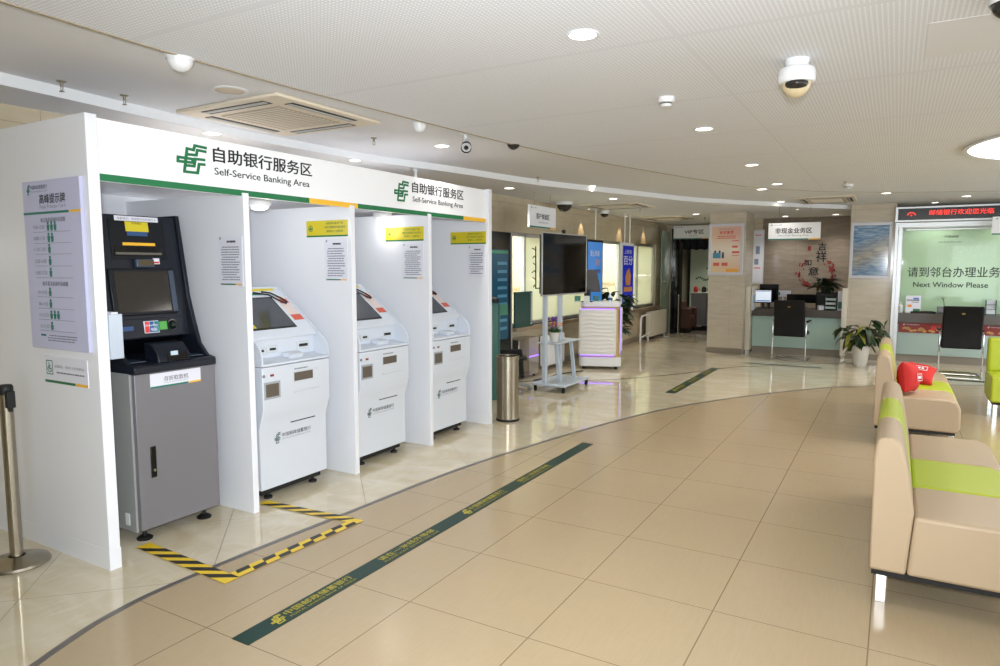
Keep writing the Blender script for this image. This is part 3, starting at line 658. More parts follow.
# ---------------- stanchion
sp = thing('queue_post', 'brushed steel queue post with black belt clip at the frame edge', 'queue post', (-4.05, 1.765, 0))
B().lathe([(0,0),(.152,0),(.157,.006),(.15,.018),(.05,.04),(.04,.045)], n=48).o('base', M_steel, sp)
B().cyl((0,0,.04),(0,0,.93),.031, n=32).o('pole', M_steel, sp); B().lathe([(.033,.93),(.036,.935),(.036,.97),(.03,.98),(0,.98)]).o('cap', M_rub, sp)
B().box(.028,.06,-.02,.02,.86,.95).box(.036,.052,-.01,.01,.84,.86).o('belt_clip', M_rub, sp, bev=.004)
# ================================================================== LEFT SIDE OF THE HALL
tc = thing('trash_bin', 'round brushed steel waste bin beside the far end of the booth', 'trash bin', (-3.46, 6.13, 0))
B().lathe([(.115,0),(.122,0),(.122,.02),(.115,.025)]).o('base_ring', M_rub, tc)
B().lathe([(.116,.02),(.116,.66),(.121,.665),(.121,.68),(.112,.685),(.105,.68),(.105,.5),(0,.5)], n=40).o('drum', M_steel, tc)
wj = thing('canister', 'teal cylinder with a dark cap standing behind the waste bin', 'canister', (-4.2, 7.05, 0))
B().lathe([(0,0),(.1,0),(.1,1.13),(.09,1.17),(0,1.17)]).o('body', M_teal, wj); B().lathe([(.09,1.18),(.08,1.22),(.05,1.24),(0,1.245)]).o('cap', M_rub, wj)
M_tot = mat('totem_screen', '1B3444', .1, emit='2F6580', es=.25)
tt = thing('display_totem', 'tall black information totem with blue screen by the booth end', 'display', (-4.62, 7.9, 0))
B().box(-.05, .03, -.36, .34, 0, 2.07).o('casing', M_blkg, tt, bev=.008); B().box(.03,.038,.325,.345,0,2.07).o('edge_trim', M_alu, tt)
ts = B().box(.03, .033, -.3, .24, .62, 1.83).o('screen', M_tot, tt)
O = (.0335, 0, 0); q = mat('totem_blue_light', '4E8098', .2, emit='3F7088', es=.2)
b2 = B()
for k in range(9): b2.slab(O, *PX, -.05, .2, .75+k*.11, .79+k*.11, .0006)
b2.o('screen_blocks', q, ts, smooth=0); B().slab(O, *PX, -.28, .23, 1.78, 1.82, .0006).slab(O,*PX,.02,.22,.95,1.1,.0012).o('screen_band', mat('totem_green','3E6F5A',.3, emit='3E7F5A', es=.15), ts, smooth=0)

bx_ = thing('steel_cabinet', 'low brushed steel floor cabinet with a purple glow below the window', 'cabinet', (-4.63, 8.7, 0))
B().box(-.13, .1, -.35, .25, .04, .58).o('body', mat('cabinet_steel', '8E8578', .2, metal=.85), bx_, bev=.01); B().box(.1, .104, -.05, .25, .3, .315).o('light_strip', M_led, bx_)
B().box(.1, .103, -.05, .25, .04, .58).o('front_panel', mat('cabinet_front','B0A8A4',.18,metal=.7), bx_)
for y in (-.3,.2): B().cyl((.05,y,0),(.05,y,.04),.02).o('foot', M_rub, bx_)
bd = thing('chalk_board', 'dark green board with a punched white edge leaning on window sill', 'board', (-4.72, 8.82, .72), 0)
B().box(-.012,.012,-.27,.27,0,.52).o('panel', mat('blackboard_green', '20453D', .4), bd)
eb = B()
for k in range(12): eb.slab((.012,0,0), *PX, .22, .25, .03+k*.04, .055+k*.04, .001)
eb.o('edge_marks', M_paper, bd, smooth=0)
oc_ = thing('office_chair', 'black swivel office chair half hidden behind the waste bin', 'chair', (-4.27, 7.6, 0), R(20))
for k in range(5):
    a = k*2*math.pi/5+.35; B().tube([(0,0,.1),(.14*math.cos(a),.14*math.sin(a),.09),(.27*math.cos(a),.27*math.sin(a),.055)], .018).ball((.27*math.cos(a),.27*math.sin(a),.028), .027).o('leg', mat('grey_metal','8A8D92',.35,metal=.6), oc_)
B().cyl((0,0,.08),(0,0,.40),.025).o('column', M_rub, oc_); B().ball((0,0,.43), .24, (1,1,.22)).o('seat', M_blk, oc_)
bc = B()
bc.prism([(-.22,.18),(.2,.18),(.17,.55),(-.17,.55)], 'y', -.02, .02); bc.o('coat', mat('black_cloth','141416',.8), oc_, bev=.02)
cb = thing('floor_cable', 'loose black cable lying across the marble under the television', 'cable')
B().tube([(-4.35,8.45,.012),(-4.25,8.75,.012),(-4.3,9.1,.012),(-4.2,9.35,.012),(-4.1,9.6,.012)], .008).o('cable', M_rub, cb)

# TV on its trolley
cart = thing('tv_trolley', 'pale grey metal wheeled trolley carrying the big television', 'trolley', (-3.79, 8.17, 0))
B().box(-.24,.23,-.40,.40,.075,.105).o('base', M_cart, cart, bev=.008)
for x in (-.2,.2):
    for y in (-.37,.37):
        B().cyl((x-.012,y,.03),(x+.012,y,.03),.03).box(x-.016,x+.016,y-.012,y+.012,.035,.076).o('caster', M_rub, cart)
for y in (-.34,.11): B().box(-.105,-.055,y-.03,y+.03,.1,1.9).o('upright', M_cart, cart, bev=.004)
for y in (-.14,.33): B().prism([(.02,.105),(.06,.105),(.0,.62),(-.04,.62)], 'y', y-.02, y+.02).o('strut', M_cart, cart)
B().box(-.18,.1,-.34,.37,.61,.63).o('shelf', M_cart, cart, bev=.005)
tv = thing('television', 'large black flat television with silver frame on the trolley', 'television', (-3.78, 8.23, 1.235), R(-3))
B().box(-.06,.0,-.58,.58,.03,.77).o('casing', M_rub, tv, bev=.01)
fb = B(); fb.box(-.012,.012,-.63,-.61,0,.8).box(-.012,.012,.61,.63,0,.8).box(-.012,.012,-.63,.63,0,.018).box(-.012,.012,-.63,.63,.786,.8); fb.o('frame', M_alu, tv, bev=.003)
B().box(0,.008,-.612,.612,.016,.788).o('screen', mat('tv_screen','100D0B',.06,spec=.25), tv)
B().box(-.09,-.05,-.1,.1,.25,.55).o('mount', M_rub, tv)
wb = thing('webcam', 'small dark camera clipped on the top edge of the television', 'webcam', (-3.79, 8.2, 2.035)); B().ball((0,0,.028), .028, (1,1.2,.9)).o('lens_head', M_darkdome, wb); B().box(-.02,.02,-.03,.03,0,.008).o('clip', M_rub, wb)
b_ = B(); b_.tube([(-.07,-.56,.1),(-.07,-.645,.1),(-.07,-.65,.62)], .008)
for k in range(6): b_.tube([(-.07,-.65,.12+k*.09),(-.07,-.685-.02*(k%2),.14+k*.09),(-.07,-.70-.02*(k%3),.115+k*.09+.03*(k%2))], .006)
b_.o('side_bracket', M_rub, tv)
fp = thing('flower_pot', 'white pot of orange and purple flowers on the trolley shelf', 'potted flowers', (-3.82, 8.0, .63))
B().lathe([(0,0),(.05,0),(.068,.12),(.072,.125),(.064,.125),(.06,.1),(0,.1)]).o('pot', M_pot, fp)
def leafshape(b_, p, d, ln, wd, up=(0,0,1), droop=.3, n=4):
    p, d = Vector(p), Vector(d).normalized(); side = d.cross(Vector(up)); side = side.normalized() if side.length > .05 else Vector((1,0,0)); nn = side.cross(d)
    Lp, Rp, Mp = [], [], []
    for i in range(n+1):
        t = i/n; c = p + d*(ln*t) - Vector((0,0,1))*(droop*ln*t*t); wv = wd*math.sin(math.pi*min(t*.93+.05, 1))**.8/2
        Mp.append(b_.bm.verts.new(c)); Lp.append(b_.bm.verts.new(c+side*wv+nn*wv*.35)); Rp.append(b_.bm.verts.new(c-side*wv+nn*wv*.35))
    for i in range(n): b_.bm.faces.new((Mp[i],Mp[i+1],Lp[i+1],Lp[i])); b_.bm.faces.new((Mp[i+1],Mp[i],Rp[i],Rp[i+1]))
rd = random.Random(3); lb_ = B()
for k in range(60): a = rd.uniform(0, 6.28); leafshape(lb_, (0.03*math.cos(a),.03*math.sin(a),.12), (math.cos(a)*rd.uniform(.3,1), math.sin(a)*rd.uniform(.3,1)*1.4, rd.uniform(.3,1.2)), rd.uniform(.07,.13), .03)
lb_.o('foliage', mat('fresh_leaf','3D6B2A',.5), fp)
b1, b2 = B(), B()
for k in range(9): B().ball((rd.uniform(-.07,.07), rd.uniform(.0,.12), .2+rd.uniform(0,.05)), .018, (1,1,.6), 8).o('orange_bloom', M_orange, fp)
for k in range(8):
    y = rd.choice((-.1,-.02,-.12)) + rd.uniform(-.02,.02); x = rd.uniform(-.04,.04); B().tube([(0,y*.3,.15),(x,y,.22),(x,y,.3)], .003, 5).ball((x,y,.31), .012, (1,1,1.8), 8).o('purple_bloom', M_purple, fp)
b1.bm.free(); b2.bm.free()

# radiators below the window
def radiator(x, y, n, h, label, w_=.06, loc_z=.07):
    t = thing('radiator', label, 'radiator', (x, y, 0), group='white radiators under the window')
    for k in range(n):
        B().box(-.05,.05,k*w_,k*w_+w_*.8,loc_z,loc_z+h).o('section', M_wht if h < .53 else mat('cream_enamel','D3CCBC',.4), t, bev=.012)
    for yy in (w_*.4, n*w_-w_*.6): B().box(-.02,.02,yy-.012,yy+.012,0,loc_z+.02).o('foot', M_wht, t)
    B().tube([(0,-.04,loc_z+.06),(0,n*w_,loc_z+.06)], .018).tube([(0,-.04,loc_z+h-.06),(0,n*w_,loc_z+h-.06)], .018).o('pipe', M_wht, t)
    return t
radiator(-4.66, 9.35, 12, .47, 'white ribbed radiator under the window behind the television trolley')
radiator(-4.66, 14.5, 21, .55, 'cream ribbed radiator under the window near the VIP doorway')
rl = thing('pipe_rail', 'white bent pipe rail standing beside the cream radiator', 'rail', (-4.66, 13.7, 0)); B().tube([(.1,0,0),(.1,.02,.5),(.1,.08,.57),(.1,.35,.58),(.1,.62,.58)], .02).tube([(.1,.02,.12),(.1,.7,.2)], .015).o('pipe', M_wht, rl)
so = thing('wall_socket', 'small square white socket plate on wall behind the trolley', 'socket', (-4.795, 9.22, .42)); B().box(0,.012,0,.09,0,.09).o('plate', M_wht, so, bev=.003); B().box(.012,.014,.025,.065,.025,.065).o('socket_face', M_machg, so)

# reception counter
rc = thing('reception_counter', 'white curved reception counter with oak bands and purple edge lights', 'counter', (-4.05, 10.2, 0), R(20))
# local: front looks to -Y
def rrect(x0, x1, y0, y1, r, n=5):
    pts = []
    for cx, cy_, a0 in ((x1-r, y1-r, 0), (x0+r, y1-r, 90), (x0+r, y0+r, 180), (x1-r, y0+r, 270)):
        for k in range(n+1): a = R(a0+90*k/n); pts.append((cx+r*math.cos(a), cy_+r*math.sin(a)))
    return pts
B().prism(rrect(-.33,.33,-.28,.35,.09), 'z', .05, .19).o('plinth', M_wht, rc, bev=.006)
B().prism(rrect(-.30,.30,-.25,.33,.08), 'z', .19, .99).o('oak_core', M_wood, rc)
B().prism(rrect(-.31,.31,-.27,.35,.09), 'z', .985, 1.05).o('top', M_wht, rc, bev=.006)
wp = mat('wavy_white_panel', 'D6D3CE', .35); nt, L, b = nodes(wp); v, s = obj_xyz(nt, L)
wv = nt.new('ShaderNodeTexWave'); wv.bands_direction = 'Z'; wv.inputs['Scale'].default_value = 5; wv.inputs['Distortion'].default_value = 3; wv.inputs['Detail'].default_value = 1; L.new(v, wv.inputs['Vector'])
bu = nt.new('ShaderNodeBump'); bu.inputs['Strength'].default_value = .2; bu.inputs['Distance'].default_value = .01; L.new(wv.outputs[0], bu.inputs['Height']); L.new(bu.outputs[0], b.inputs['Normal'])
B().prism(rrect(-.335,.25,-.285,-.2,.04), 'z', .228, .942).o('front_panel', wp, rc)
B().box(-.31,.22,-.28,-.25,.944,.952).box(-.31,.22,-.28,-.25,.216,.225).box(.305,.312,-.14,-.11,.24,.97).o('edge_light', M_led, rc)
ns = B().box(.302,.306,-.235,-.16,.5,.94).o('side_notice', M_paper, rc); dashes(B(), (.306,0,0), *PX, -.225, -.17, .53, .92, 14, 9).o('printed_lines', M_grey, ns, smooth=0)
B().box(.3,.34,.1,.33,.25,.95).o('side_wing', M_wht, rc, bev=.01)
for x in (-.25,.25):
    for y in (-.2,.28): B().cyl((x,y,0),(x,y,.055),.025).o('foot', M_rub, rc)
mo = thing('monitor', 'black monitor seen from behind on the reception counter', 'monitor', (-4.2, 10.02, 1.05), R(20))
B().prism([(-.2,.16),(.2,.16),(.13,.5),(-.2,.52)], 'y', -.015, .015).o('casing', mat('dark_brown_plastic','2A2421',.4), mo, bev=.006); B().box(-.02,.04,-.02,.02,.01,.2).box(-.1,.12,-.07,.07,0,.012).o('stand', M_rub, mo)
bt = thing('drink_bottle', 'small bottle with blue label on the reception counter', 'bottle', (-3.87, 10.12, 1.05)); B().lathe([(0,0),(.028,0),(.03,.09),(.012,.12),(.012,.14),(0,.142)]).o('bottle', mat('clear_plastic','C8D6E4',.1), bt); B().lathe([(.0305,.03),(.0312,.07)]).o('label_band', mat('label_blue','2C4C7C',.4), bt)
for k, (cn, cc, lab) in enumerate((('green', '3E7A62', 'green-printed leaflet pack standing at left on reception counter'), ('white', 'D5D8D2', 'white leaflet pack standing in the middle on reception counter'), ('teal', '2F6C72', 'teal-printed leaflet pack beside the bottle on reception counter'))):
    t = thing('leaflet_pack', lab, 'leaflets', (-4.3+k*.13, 9.84+k*.06, 1.05), R(20), 'leaflets on the reception counter'); B().box(-.045,.045,-.01,.02,0,.1).o('leaflets', mat('leaflet_'+cn, cc, .5), t); B().box(-.05,.05,-.02,.03,0,.02).o('holder', M_machg, t)

def plant(name, label, loc, pot, nleaf, rad, hgt, seed, lsize, stems=7, yellow=0, droop=.35):
    t = thing(name, label, 'potted plant', loc); rd = random.Random(seed); pr, ph = pot
    B().lathe([(0,0),(pr*.68,0),(pr*.8,ph*.15),(pr,ph*.85),(pr*1.02,ph),(pr*.92,ph),(pr*.88,ph*.9),(0,ph*.9)]).o('pot', M_pot, t); B().lathe([(0,0),(pr*.88,0)], (0,0,ph*.9+.002)).o('soil', M_soil, t)
    sb_, lb1, lb2 = B(), B(), B()
    for k in range(stems):
        a = 2*math.pi*k/stems + rd.uniform(-.3,.3); q = rd.uniform(.35,1); tip = Vector((math.cos(a)*rad*q*.7, math.sin(a)*rad*q*.7, ph+hgt*rd.uniform(.5,1)*(1.15-q*.4)))
        p0 = Vector((math.cos(a)*pr*.3, math.sin(a)*pr*.3, ph*.88)); pts = [p0.lerp(tip, i/5) + Vector((0,0,1))*math.sin(i/5*math.pi)*hgt*.08 for i in range(6)]
        sb_.tube(pts, .006, 6)
        for j in range(nleaf//stems):
            i = rd.randint(1, 5); d = Vector((math.cos(a+rd.uniform(-1.6,1.6)), math.sin(a+rd.uniform(-1.6,1.6)), rd.uniform(-.1,.6)))
            leafshape(lb2 if rd.random() < yellow else lb1, pts[i], d, lsize*rd.uniform(.7,1.2), lsize*.42, droop=droop*rd.uniform(.5,1.6))
    sb_.o('stems', M_leaf, t); lb1.o('foliage', M_leaf, t)
    if yellow: lb2.o('yellowing_leaves', M_leaf2, t)
    else: lb2.bm.free()
    return t
plant('potted_tree', 'tall dark broad-leaved plant behind the reception counter', (-4.32, 11.55, 0), (.15,.33), 200, .30, 1.02, 12, .27, 10)
def hang_display(y0, y1, z0, x, fm, label):
    t = thing('hanging_display', label, 'display', (x, (y0+y1)/2, 0)); h = (y1-y0)/2
    B().box(-.045, 0, -h, h, z0, 2.06).o('casing', fm, t, bev=.006)
    for y in ((-h*.4, h*.4) if fm is M_wht else (.05,)): B().cyl((-.02,y,2.05),(-.02,y,2.6),.012, n=8).o('hanger_pole', M_wht, t)
    return t, h
t, h = hang_display(10.55, 11.27, .95, -4.45, M_rub, 'hanging advertising screen with light blue poster, next to the television')
mb = mat('blue_poster', '3D74B8', .15, emit='3F7CC4', es=.5); s_ = B().box(0,.003,-h+.04,h-.04,1.0,2.02).o('screen', mb, t)
O = (.003,0,0); text(s_, '爱心传递', O, *PX, -.22, 1.78, .4, .1, mat('poster_white','E8E8E8',.4), bold=.02); text(s_, '有你', O, *PX, .0, 1.62, .2, .12, mat('poster_orange','E59A3A',.4), bold=.02)
B().slab(O, *PX, -.24, .24, 1.5, 1.56, .001).o('white_pill', mat('poster_blue2','2A55B0',.3), s_, smooth=0); b2 = B()
for k in range(5): b2.slab(O, *PX, -.2+.08*k, -.15+.08*k, 1.3, 1.4+.02*(k%3), .001)
b2.o('poster_figures', mat('poster_teal','6FB0B0',.4), s_, smooth=0)
t, h = hang_display(12.2, 12.9, .75, -4.45, M_wht, 'hanging advertising screen in white frame with dark blue poster')
s_ = B().box(0,.003,-h+.07,h-.03,.82,2.0).o('screen', mat('navy_poster', '101E7A', .15, emit='1424A0', es=.45), t)
text(s_, '上新啦', O, *PX, -.2, 1.85, .4, .08, mat('poster_white','E8E8E8',.4)); text(s_, '百分', O, *PX, -.24, 1.64, .5, .17, mat('poster_white','E8E8E8',.4), bold=.02)
b2 = B(); b2.poly(O, *PX, [(-.1,1.25),(.14,1.25),(.18,1.45),(.06,1.58),(-.06,1.52),(-.14,1.4)], .001); b2.slab(O, *PX, -.2,.25,1.13,1.22,.001); b2.o('gold_figure', mat('poster_gold','B87A3C',.4), s_, smooth=0)
b2 = B(); b2.slab(O, *PX, -.26, .28, .84, 1.0, .001); b2.o('pale_band', mat('poster_cyan','5FA0C8',.4), s_, smooth=0)

# ================================================================== hanging area signs
def area_sign(name, label, loc, wd, ht, zh, r, u, zh1, en, ztop=2.6, bold=.05):
    t = thing(name, label, 'sign', loc); r, u = Vector(r), Vector(u); n = r.cross(u)
    o_ = -r*(wd/2); B().slab(o_, r, u, 0, wd, 0, ht, .03, -.03).o('panel', M_head, t, bev=.002)
    B().slab(o_, r, u, 0, wd*.78, 0, ht*.07, .001).o('green_line', M_green2, t, smooth=0); B().slab(o_, r, u, wd*.79, wd, 0, ht*.07, .001).o('yellow_line', M_yel, t, smooth=0)
    logo(t, o_, r, u, wd*.05, ht*.84, ht*.09, ht*.09, M_green2); text(t, BANK, o_, r, u, wd*.1, ht*.86, wd*.17, ht*.05, M_grey)
    x0, x1, z0, z1 = zh1; text(t, zh, o_, r, u, wd*x0, ht*z0, wd*(x1-x0), ht*(z1-z0), M_black, bold=bold)
    x0, x1, z0, z1 = en[1]; text(t, en[0], o_, r, u, wd*x0, ht*z0, wd*(x1-x0), ht*(z1-z0), M_grey)
    for k in (.2, .8):
        c = o_ + r*(wd*k) - n*.015; B().cyl(c+u*ht, c+u*(ztop-loc[2]), .003, n=6).o('hanging_wire', M_grey, t)
    return t
area_sign('area_sign', 'hanging white sign for the customer experience area near the booth end', (-4.2, 8.42, 2.125), .8, .295, '客户体验区', (0,1,0), (0,0,1), (.24,.74,.4,.66), ('Experience Area', (.33,.7,.2,.3)))
area_sign('area_sign', 'hanging white VIP area sign over the dark doorway', (-4.17, 16.12, 2.25), .86, .31, 'VIP专区', (1,0,0), (0,0,1), (.3,.82,.38,.7), ('VIP Area', (.42,.66,.2,.29)))
area_sign('area_sign', 'hanging white non-cash banking area sign above the counter', (-1.5, 12.3, 2.05), .8, .28, '非现金业务区', (1,0,0), (0,0,1), (.14,.84,.38,.7), ('Non-Cash Banking Area', (.2,.78,.2,.3)))
area_sign('area_sign', 'hanging white sign partly out of frame before the teller window', (1.58, 12.3, 2.07), .8, .26, '', (1,0,0), (0,0,1), (.14,.84,.38,.7), ('', (.2,.78,.2,.3)), 2.66)

# ================================================================== VIP doorway
d1 = thing('door_1', '', ''); del d1['label']; del d1['category']; struct(d1)
struct(B().box(-4.66,-4.56,16.2,16.5,0,2.5).box(-3.4,-3.3,16.2,16.5,0,2.5).box(-4.66,-3.3,16.2,16.5,2.44,2.5).o('door_frame', M_blkg, d1))
gd = struct(B().box(-4.7,-4.685,15.5,16.18,.05,2.42).o('door_leaf', mat('door_glass','B4C8B2',.1,alpha=.6), d1)); struct(B().tube([(-4.66,15.6,.95),(-4.62,15.6,.97),(-4.62,15.6,1.25),(-4.66,15.6,1.27)], .012).o('door_handle', M_chrome, d1))
struct(B().tube([(-4.45,16.15,.02),(-4.45,16.15,.95)], .02).o('door_post', M_steel, d1))
wn = thing('wall_notice', 'small blue and white notice on the wall left of the VIP door', 'notice', (-4.79, 15.75, 1.35)); B().box(0,.004,0,.2,0,.22).o('sheet', M_paper, wn); B().box(.004,.0045,.03,.17,.11,.2).o('blue_print', mat('notice_blue','3E7C9A',.4), wn)
struct(B().box(-5.1,-2.2,16.45,21.5,-.02,.004).o('floor_vip', mat('dark_carpet','4A4036',.9), smooth=0))
struct(B().box(-5.1,-5.0,16.4,21.5,0,2.66).box(-5.1,-2.2,21.4,21.5,0,2.66).box(-2.3,-2.2,16.4,21.5,0,2.66).o('wall_vip', mat('vip_wall','8C8672',.5), smooth=0))
gp = thing('glass_partition', 'pale green glass partition with dark leaf drawings inside VIP room', 'partition', (-4.9, 18.9, 0))
B().box(0,2.2,-.02,.02,.05,2.4).o('glass_sheet', mat('pale_green_glass','C0CDB4',.15), gp); b2 = B(); rd = random.Random(5)
for k in range(4):
    x, z = .15+k*.28, 1.25+.28*(k%3); dx = .35
    for j in range(7): b2.poly((0,-.021,0), *MY, [(x+dx*j/7, z+.04*math.sin(j)), (x+dx*j/7+.06, z+.03+.04*math.sin(j)), (x+dx*j/7+.02, z+.07+.03*math.sin(j))], .001)
b2.o('leaf_drawing', mat('leaf_print','2E3B2C',.5), gp, smooth=0)
cu = thing('curtain_valance', 'dark scalloped curtain valance hanging inside the VIP doorway', 'curtain', (-4.6, 16.7, 2.0))
b_ = B(); pts = []
for k in range(41):
    x = k*.035; pts.append((x, .04*math.sin(k*1.3), .03*abs(math.sin(k*.55))))
for (x0_,y0_,z0_),(x1_,y1_,z1_) in zip(pts, pts[1:]): b_.quad((x0_,y0_,z0_),(x1_,y1_,z1_),(x1_,y1_,.42),(x0_,y0_,.42)); b_.quad((x0_,y0_+.01,z0_),(x0_,y0_+.01,.42),(x1_,y1_+.01,.42),(x1_,y1_+.01,z1_))
b_.o('cloth', mat('dark_curtain','24242A',.8), cu, smooth=60)
dc = thing('curtain_drape', 'dark curtain gathered at the left side of the VIP doorway', 'curtain', (-4.6, 16.58, 0)); b_ = B()
for k in range(4): b_.cyl((.02+k*.022, .02*(k%2), .02), (.02+k*.022, .02*(k%2), 2.2), .016, n=8)
b_.o('cloth', mat('brown_curtain','3A332E',.8), dc)
vc = thing('storage_cabinet', 'grey cabinet inside the VIP room with small items on top', 'cabinet', (-4.2, 17.6, 0)); B().box(-.28,.5,-.2,.25,.12,.93).o('body', mat('cabinet_grey','8E8E90',.4), vc, bev=.006); B().box(-.32,.54,-.24,.29,.93,.96).o('top', mat('cabinet_top','B8B4AA',.3), vc)
B().box(.1,.104,-.21,-.2,.15,.9).o('door_gap', M_rub, vc); B().box(-.32,-.0,-.3,.2,.1,.14).o('foot_plate', mat('cabinet_top','B8B4AA',.3), vc)
B().box(-.25,.45,-.15,.2,0,.12).o('kick_plate', M_rub, vc)
for k, (x, cc, nm, lab) in enumerate(((-.2, 'B02A20', 'red_cup', 'red cup on the grey cabinet in the VIP room'), (0, '1A1A1A', 'black_kettle', 'black kettle on the grey cabinet in the VIP room'), (.2, 'B9BDBE', 'glass_jar', 'pale glass jar on the grey cabinet in the VIP room'))):
    t = thing(nm, lab, nm.split('_')[1], (-4.2+x, 17.55, .96)); B().lathe([(0,0),(.05,0),(.06,.06),(.045,.13),(.02,.15),(0,.155)]).o('body', mat('vip_'+nm, cc, .3), t); B().tube([(.05,0,.03),(.09,0,.05),(.09,0,.09),(.05,0,.11)], .008).o('handle', mat('vip_'+nm, cc, .3), t)
vch = thing('armchair', 'reddish brown armchair just inside the VIP doorway', 'armchair', (-4.44, 16.98, 0)); bm_ = mat('brown_leather','5A3A2E',.5)
B().box(-.1,.12,-.25,.25,.1,.4).o('seat', bm_, vch, bev=.03); B().box(-.2,-.1,-.25,.25,.1,.75).o('backrest', bm_, vch, bev=.03); [B().box(-.16,.16,q_-.04,q_+.04,.08,.6).o('armrest', bm_, vch, bev=.03) for q_ in (-.26,.26)]
for x in (-.15,.12):
    for y in (-.25,.25): B().cyl((x,y,0),(x,y,.1),.015).o('leg', M_rub, vch)

# ================================================================== posters on the pillars
po = thing('framed_poster', 'framed pink and yellow promotion poster on the first pillar', 'poster', (-2.72, 12.998, 1.45))
fb = B(); fb.box(-.32,.30,-.03,0,0,.05).box(-.32,.30,-.03,0,.89,.94).box(-.32,-.275,-.03,0,.05,.89).box(.255,.30,-.03,0,.05,.89); fb.o('frame', mat('silver_white_frame','C9C9D2',.3), po, bev=.004)
mp_ = mat('peach_poster', 'E5C39A', .25); nt, L, b = nodes(mp_); v, s = obj_xyz(nt, L)
c = mix(nt, L, ramp(nt, L, mth(nt, L, 'ADD', s[0], mth(nt, L, 'MULTIPLY', s[2], .6)), -.2, .75), lin('DCC49C'), lin('D8ACA2')); c = mix(nt, L, ramp(nt, L, mth(nt, L, 'ABSOLUTE', mth(nt, L, 'SUBTRACT', s[2], .45)), .3, 0), c, lin('E2D8CA')); L.new(c, b.inputs['Base Color'])
sh = B().box(-.275,.255,-.014,-.005,.05,.89).o('print', mp_, po)
O = (0,-.0145,0); text(sh, '有奖集赞', O, *MY, -.13, .75, .25, .06, M_red, bold=.03); text(sh, '邮储银行', O, *MY, -.14, .83, .28, .022, M_grey)
dashes(B(), O, *MY, -.18, .18, .66, .73, 2, 6).o('title_lines', M_red, sh, smooth=0)
b2 = B(); b2.slab(O, *MY, .1, .22, .62, .635, .001).slab(O, *MY, .1,.2,.5,.54,.001).slab(O, *MY, .1,.23,.4,.44,.001).slab(O, *MY, .1,.22,.35,.362,.001).slab(O, *MY, -.23,-.12,.17,.23,.001).slab(O, *MY, -.08,.03,.17,.23,.001).o('red_blocks', mat('coral_print','D0625A',.4), sh, smooth=0)
B().slab(O, *MY, -.24,-.1,.31,.41,.001).o('blue_desk_print', mat('poster_desk_blue','4C8CAE',.4), sh, smooth=0)
b2 = B()
for x, z in ((-.2,.43),(-.12,.43),(-.06,.4)): b2.poly(O, *MY, [(x+.02*math.cos(a*.785), z+.025*math.sin(a*.785)) for a in range(8)], .0012).slab(O, *MY, x-.02, x+.02, z-.09, z-.02, .0009)
b2.o('people_print', mat('poster_dark','384050',.4), sh, smooth=0)
B().slab(O, *MY, .0,.22,.06,.12,.001).o('orange_print', mat('poster_orange2','E0A040',.4), sh, smooth=0)
p3 = thing('framed_notice', 'white framed notice board behind the first pillar in the recess', 'notice', (-2.56, 15.08, 1.25)); B().box(-.2,.16,-.02,.015,0,1.12).o('frame', mat('silver_white_frame','C9C9D2',.3), p3, bev=.004); sh = B().box(-.18,.14,-.023,-.02,.03,1.09).o('sheet', M_paper, p3)
b2 = B(); b2.slab((0,-.023,0), *MY, 0,.08,.62,.78,.001).slab((0,-.023,0), *MY, -.02,.06,.4,.52,.001); b2.o('small_photos', mat('photo_grey_blue','7A86A0',.4), sh, smooth=0); B().slab((0,-.023,0), *MY, -.02,.1,1.0,1.02,.001).slab((0,-.023,0), *MY, -.02,.1,.32,.34,.001).o('red_lines', M_red, sh, smooth=0)
p2 = thing('framed_poster', 'framed glossy blue and sand poster on the pillar beside teller window', 'poster', (-.40, 13.298, 1.405))
fb = B(); fb.box(-.31,.31,-.03,0,0,.05).box(-.31,.31,-.03,0,.9,.95).box(-.31,-.265,-.03,0,.05,.9).box(.265,.31,-.03,0,.05,.9); fb.o('frame', mat('silver_white_frame','C9C9D2',.3), p2, bev=.004)
mq = mat('blue_sand_print', '7C9CB8', .1, coat=.5); nt, L, b = nodes(mq); v, s = obj_xyz(nt, L)
n1 = ramp(nt, L, noise(nt, L, v, 6, 6, (1, 1, 6), .6), .35, .65); k_ = ramp(nt, L, mth(nt, L, 'ABSOLUTE', mth(nt, L, 'SUBTRACT', mth(nt, L, 'ADD', s[2], mth(nt, L, 'MULTIPLY', s[0], -.4)), .42)), .28, .0)
c = mix(nt, L, n1, lin('3F6C98'), lin('93AABD')); c2 = mix(nt, L, n1, lin('8E8068'), lin('BDB29A')); c = mix(nt, L, mth(nt, L, 'MULTIPLY', k_, .8), c, c2); L.new(c, b.inputs['Base Color'])
B().box(-.265,.265,-.016,-.006,.05,.9).o('print', mq, p2)

# ================================================================== non-cash counter
Yc = 13.3
ct = thing('service_counter', 'non-cash service counter with aqua front and dark stone top', 'counter', (-1.53, Yc, 0))
B().box(-.76,.76,.08,.7,.13,.7).o('front_panel', M_aqua, ct); B().box(-.76,.76,.12,.68,0,.13).o('kick_plate', mat('warm_grey_plinth','8E8578',.3), ct)
B().box(-.78,.76,0,.75,.70,.835).o('desk_top', M_desk, ct, bev=.004)
dm = mat('cream_divider', 'D5CDBD', .3)
for x, yb in ((-.81,.6),(.785,-.005)):
    B().box(x-.045,x+.04,-.12,yb,.06,1.235).box(x-.02,x+.015,-.124,-.12,.2,1.15).o('end_panel', dm, ct, bev=.006)
    B().box(x-.03,x+.025,-.1,min(yb,.5),0,.06).o('clear_foot', mat('bright_metal_foot','E0E0DC',.15,metal=.6), ct)
lr = thing('leaflet_rack', 'narrow rack of leaflets on the left end panel of non-cash counter', 'leaflet rack', (-2.29, 13.2, .8)); B().box(0,.03,0,.16,0,.42).o('backing', M_machg, lr)
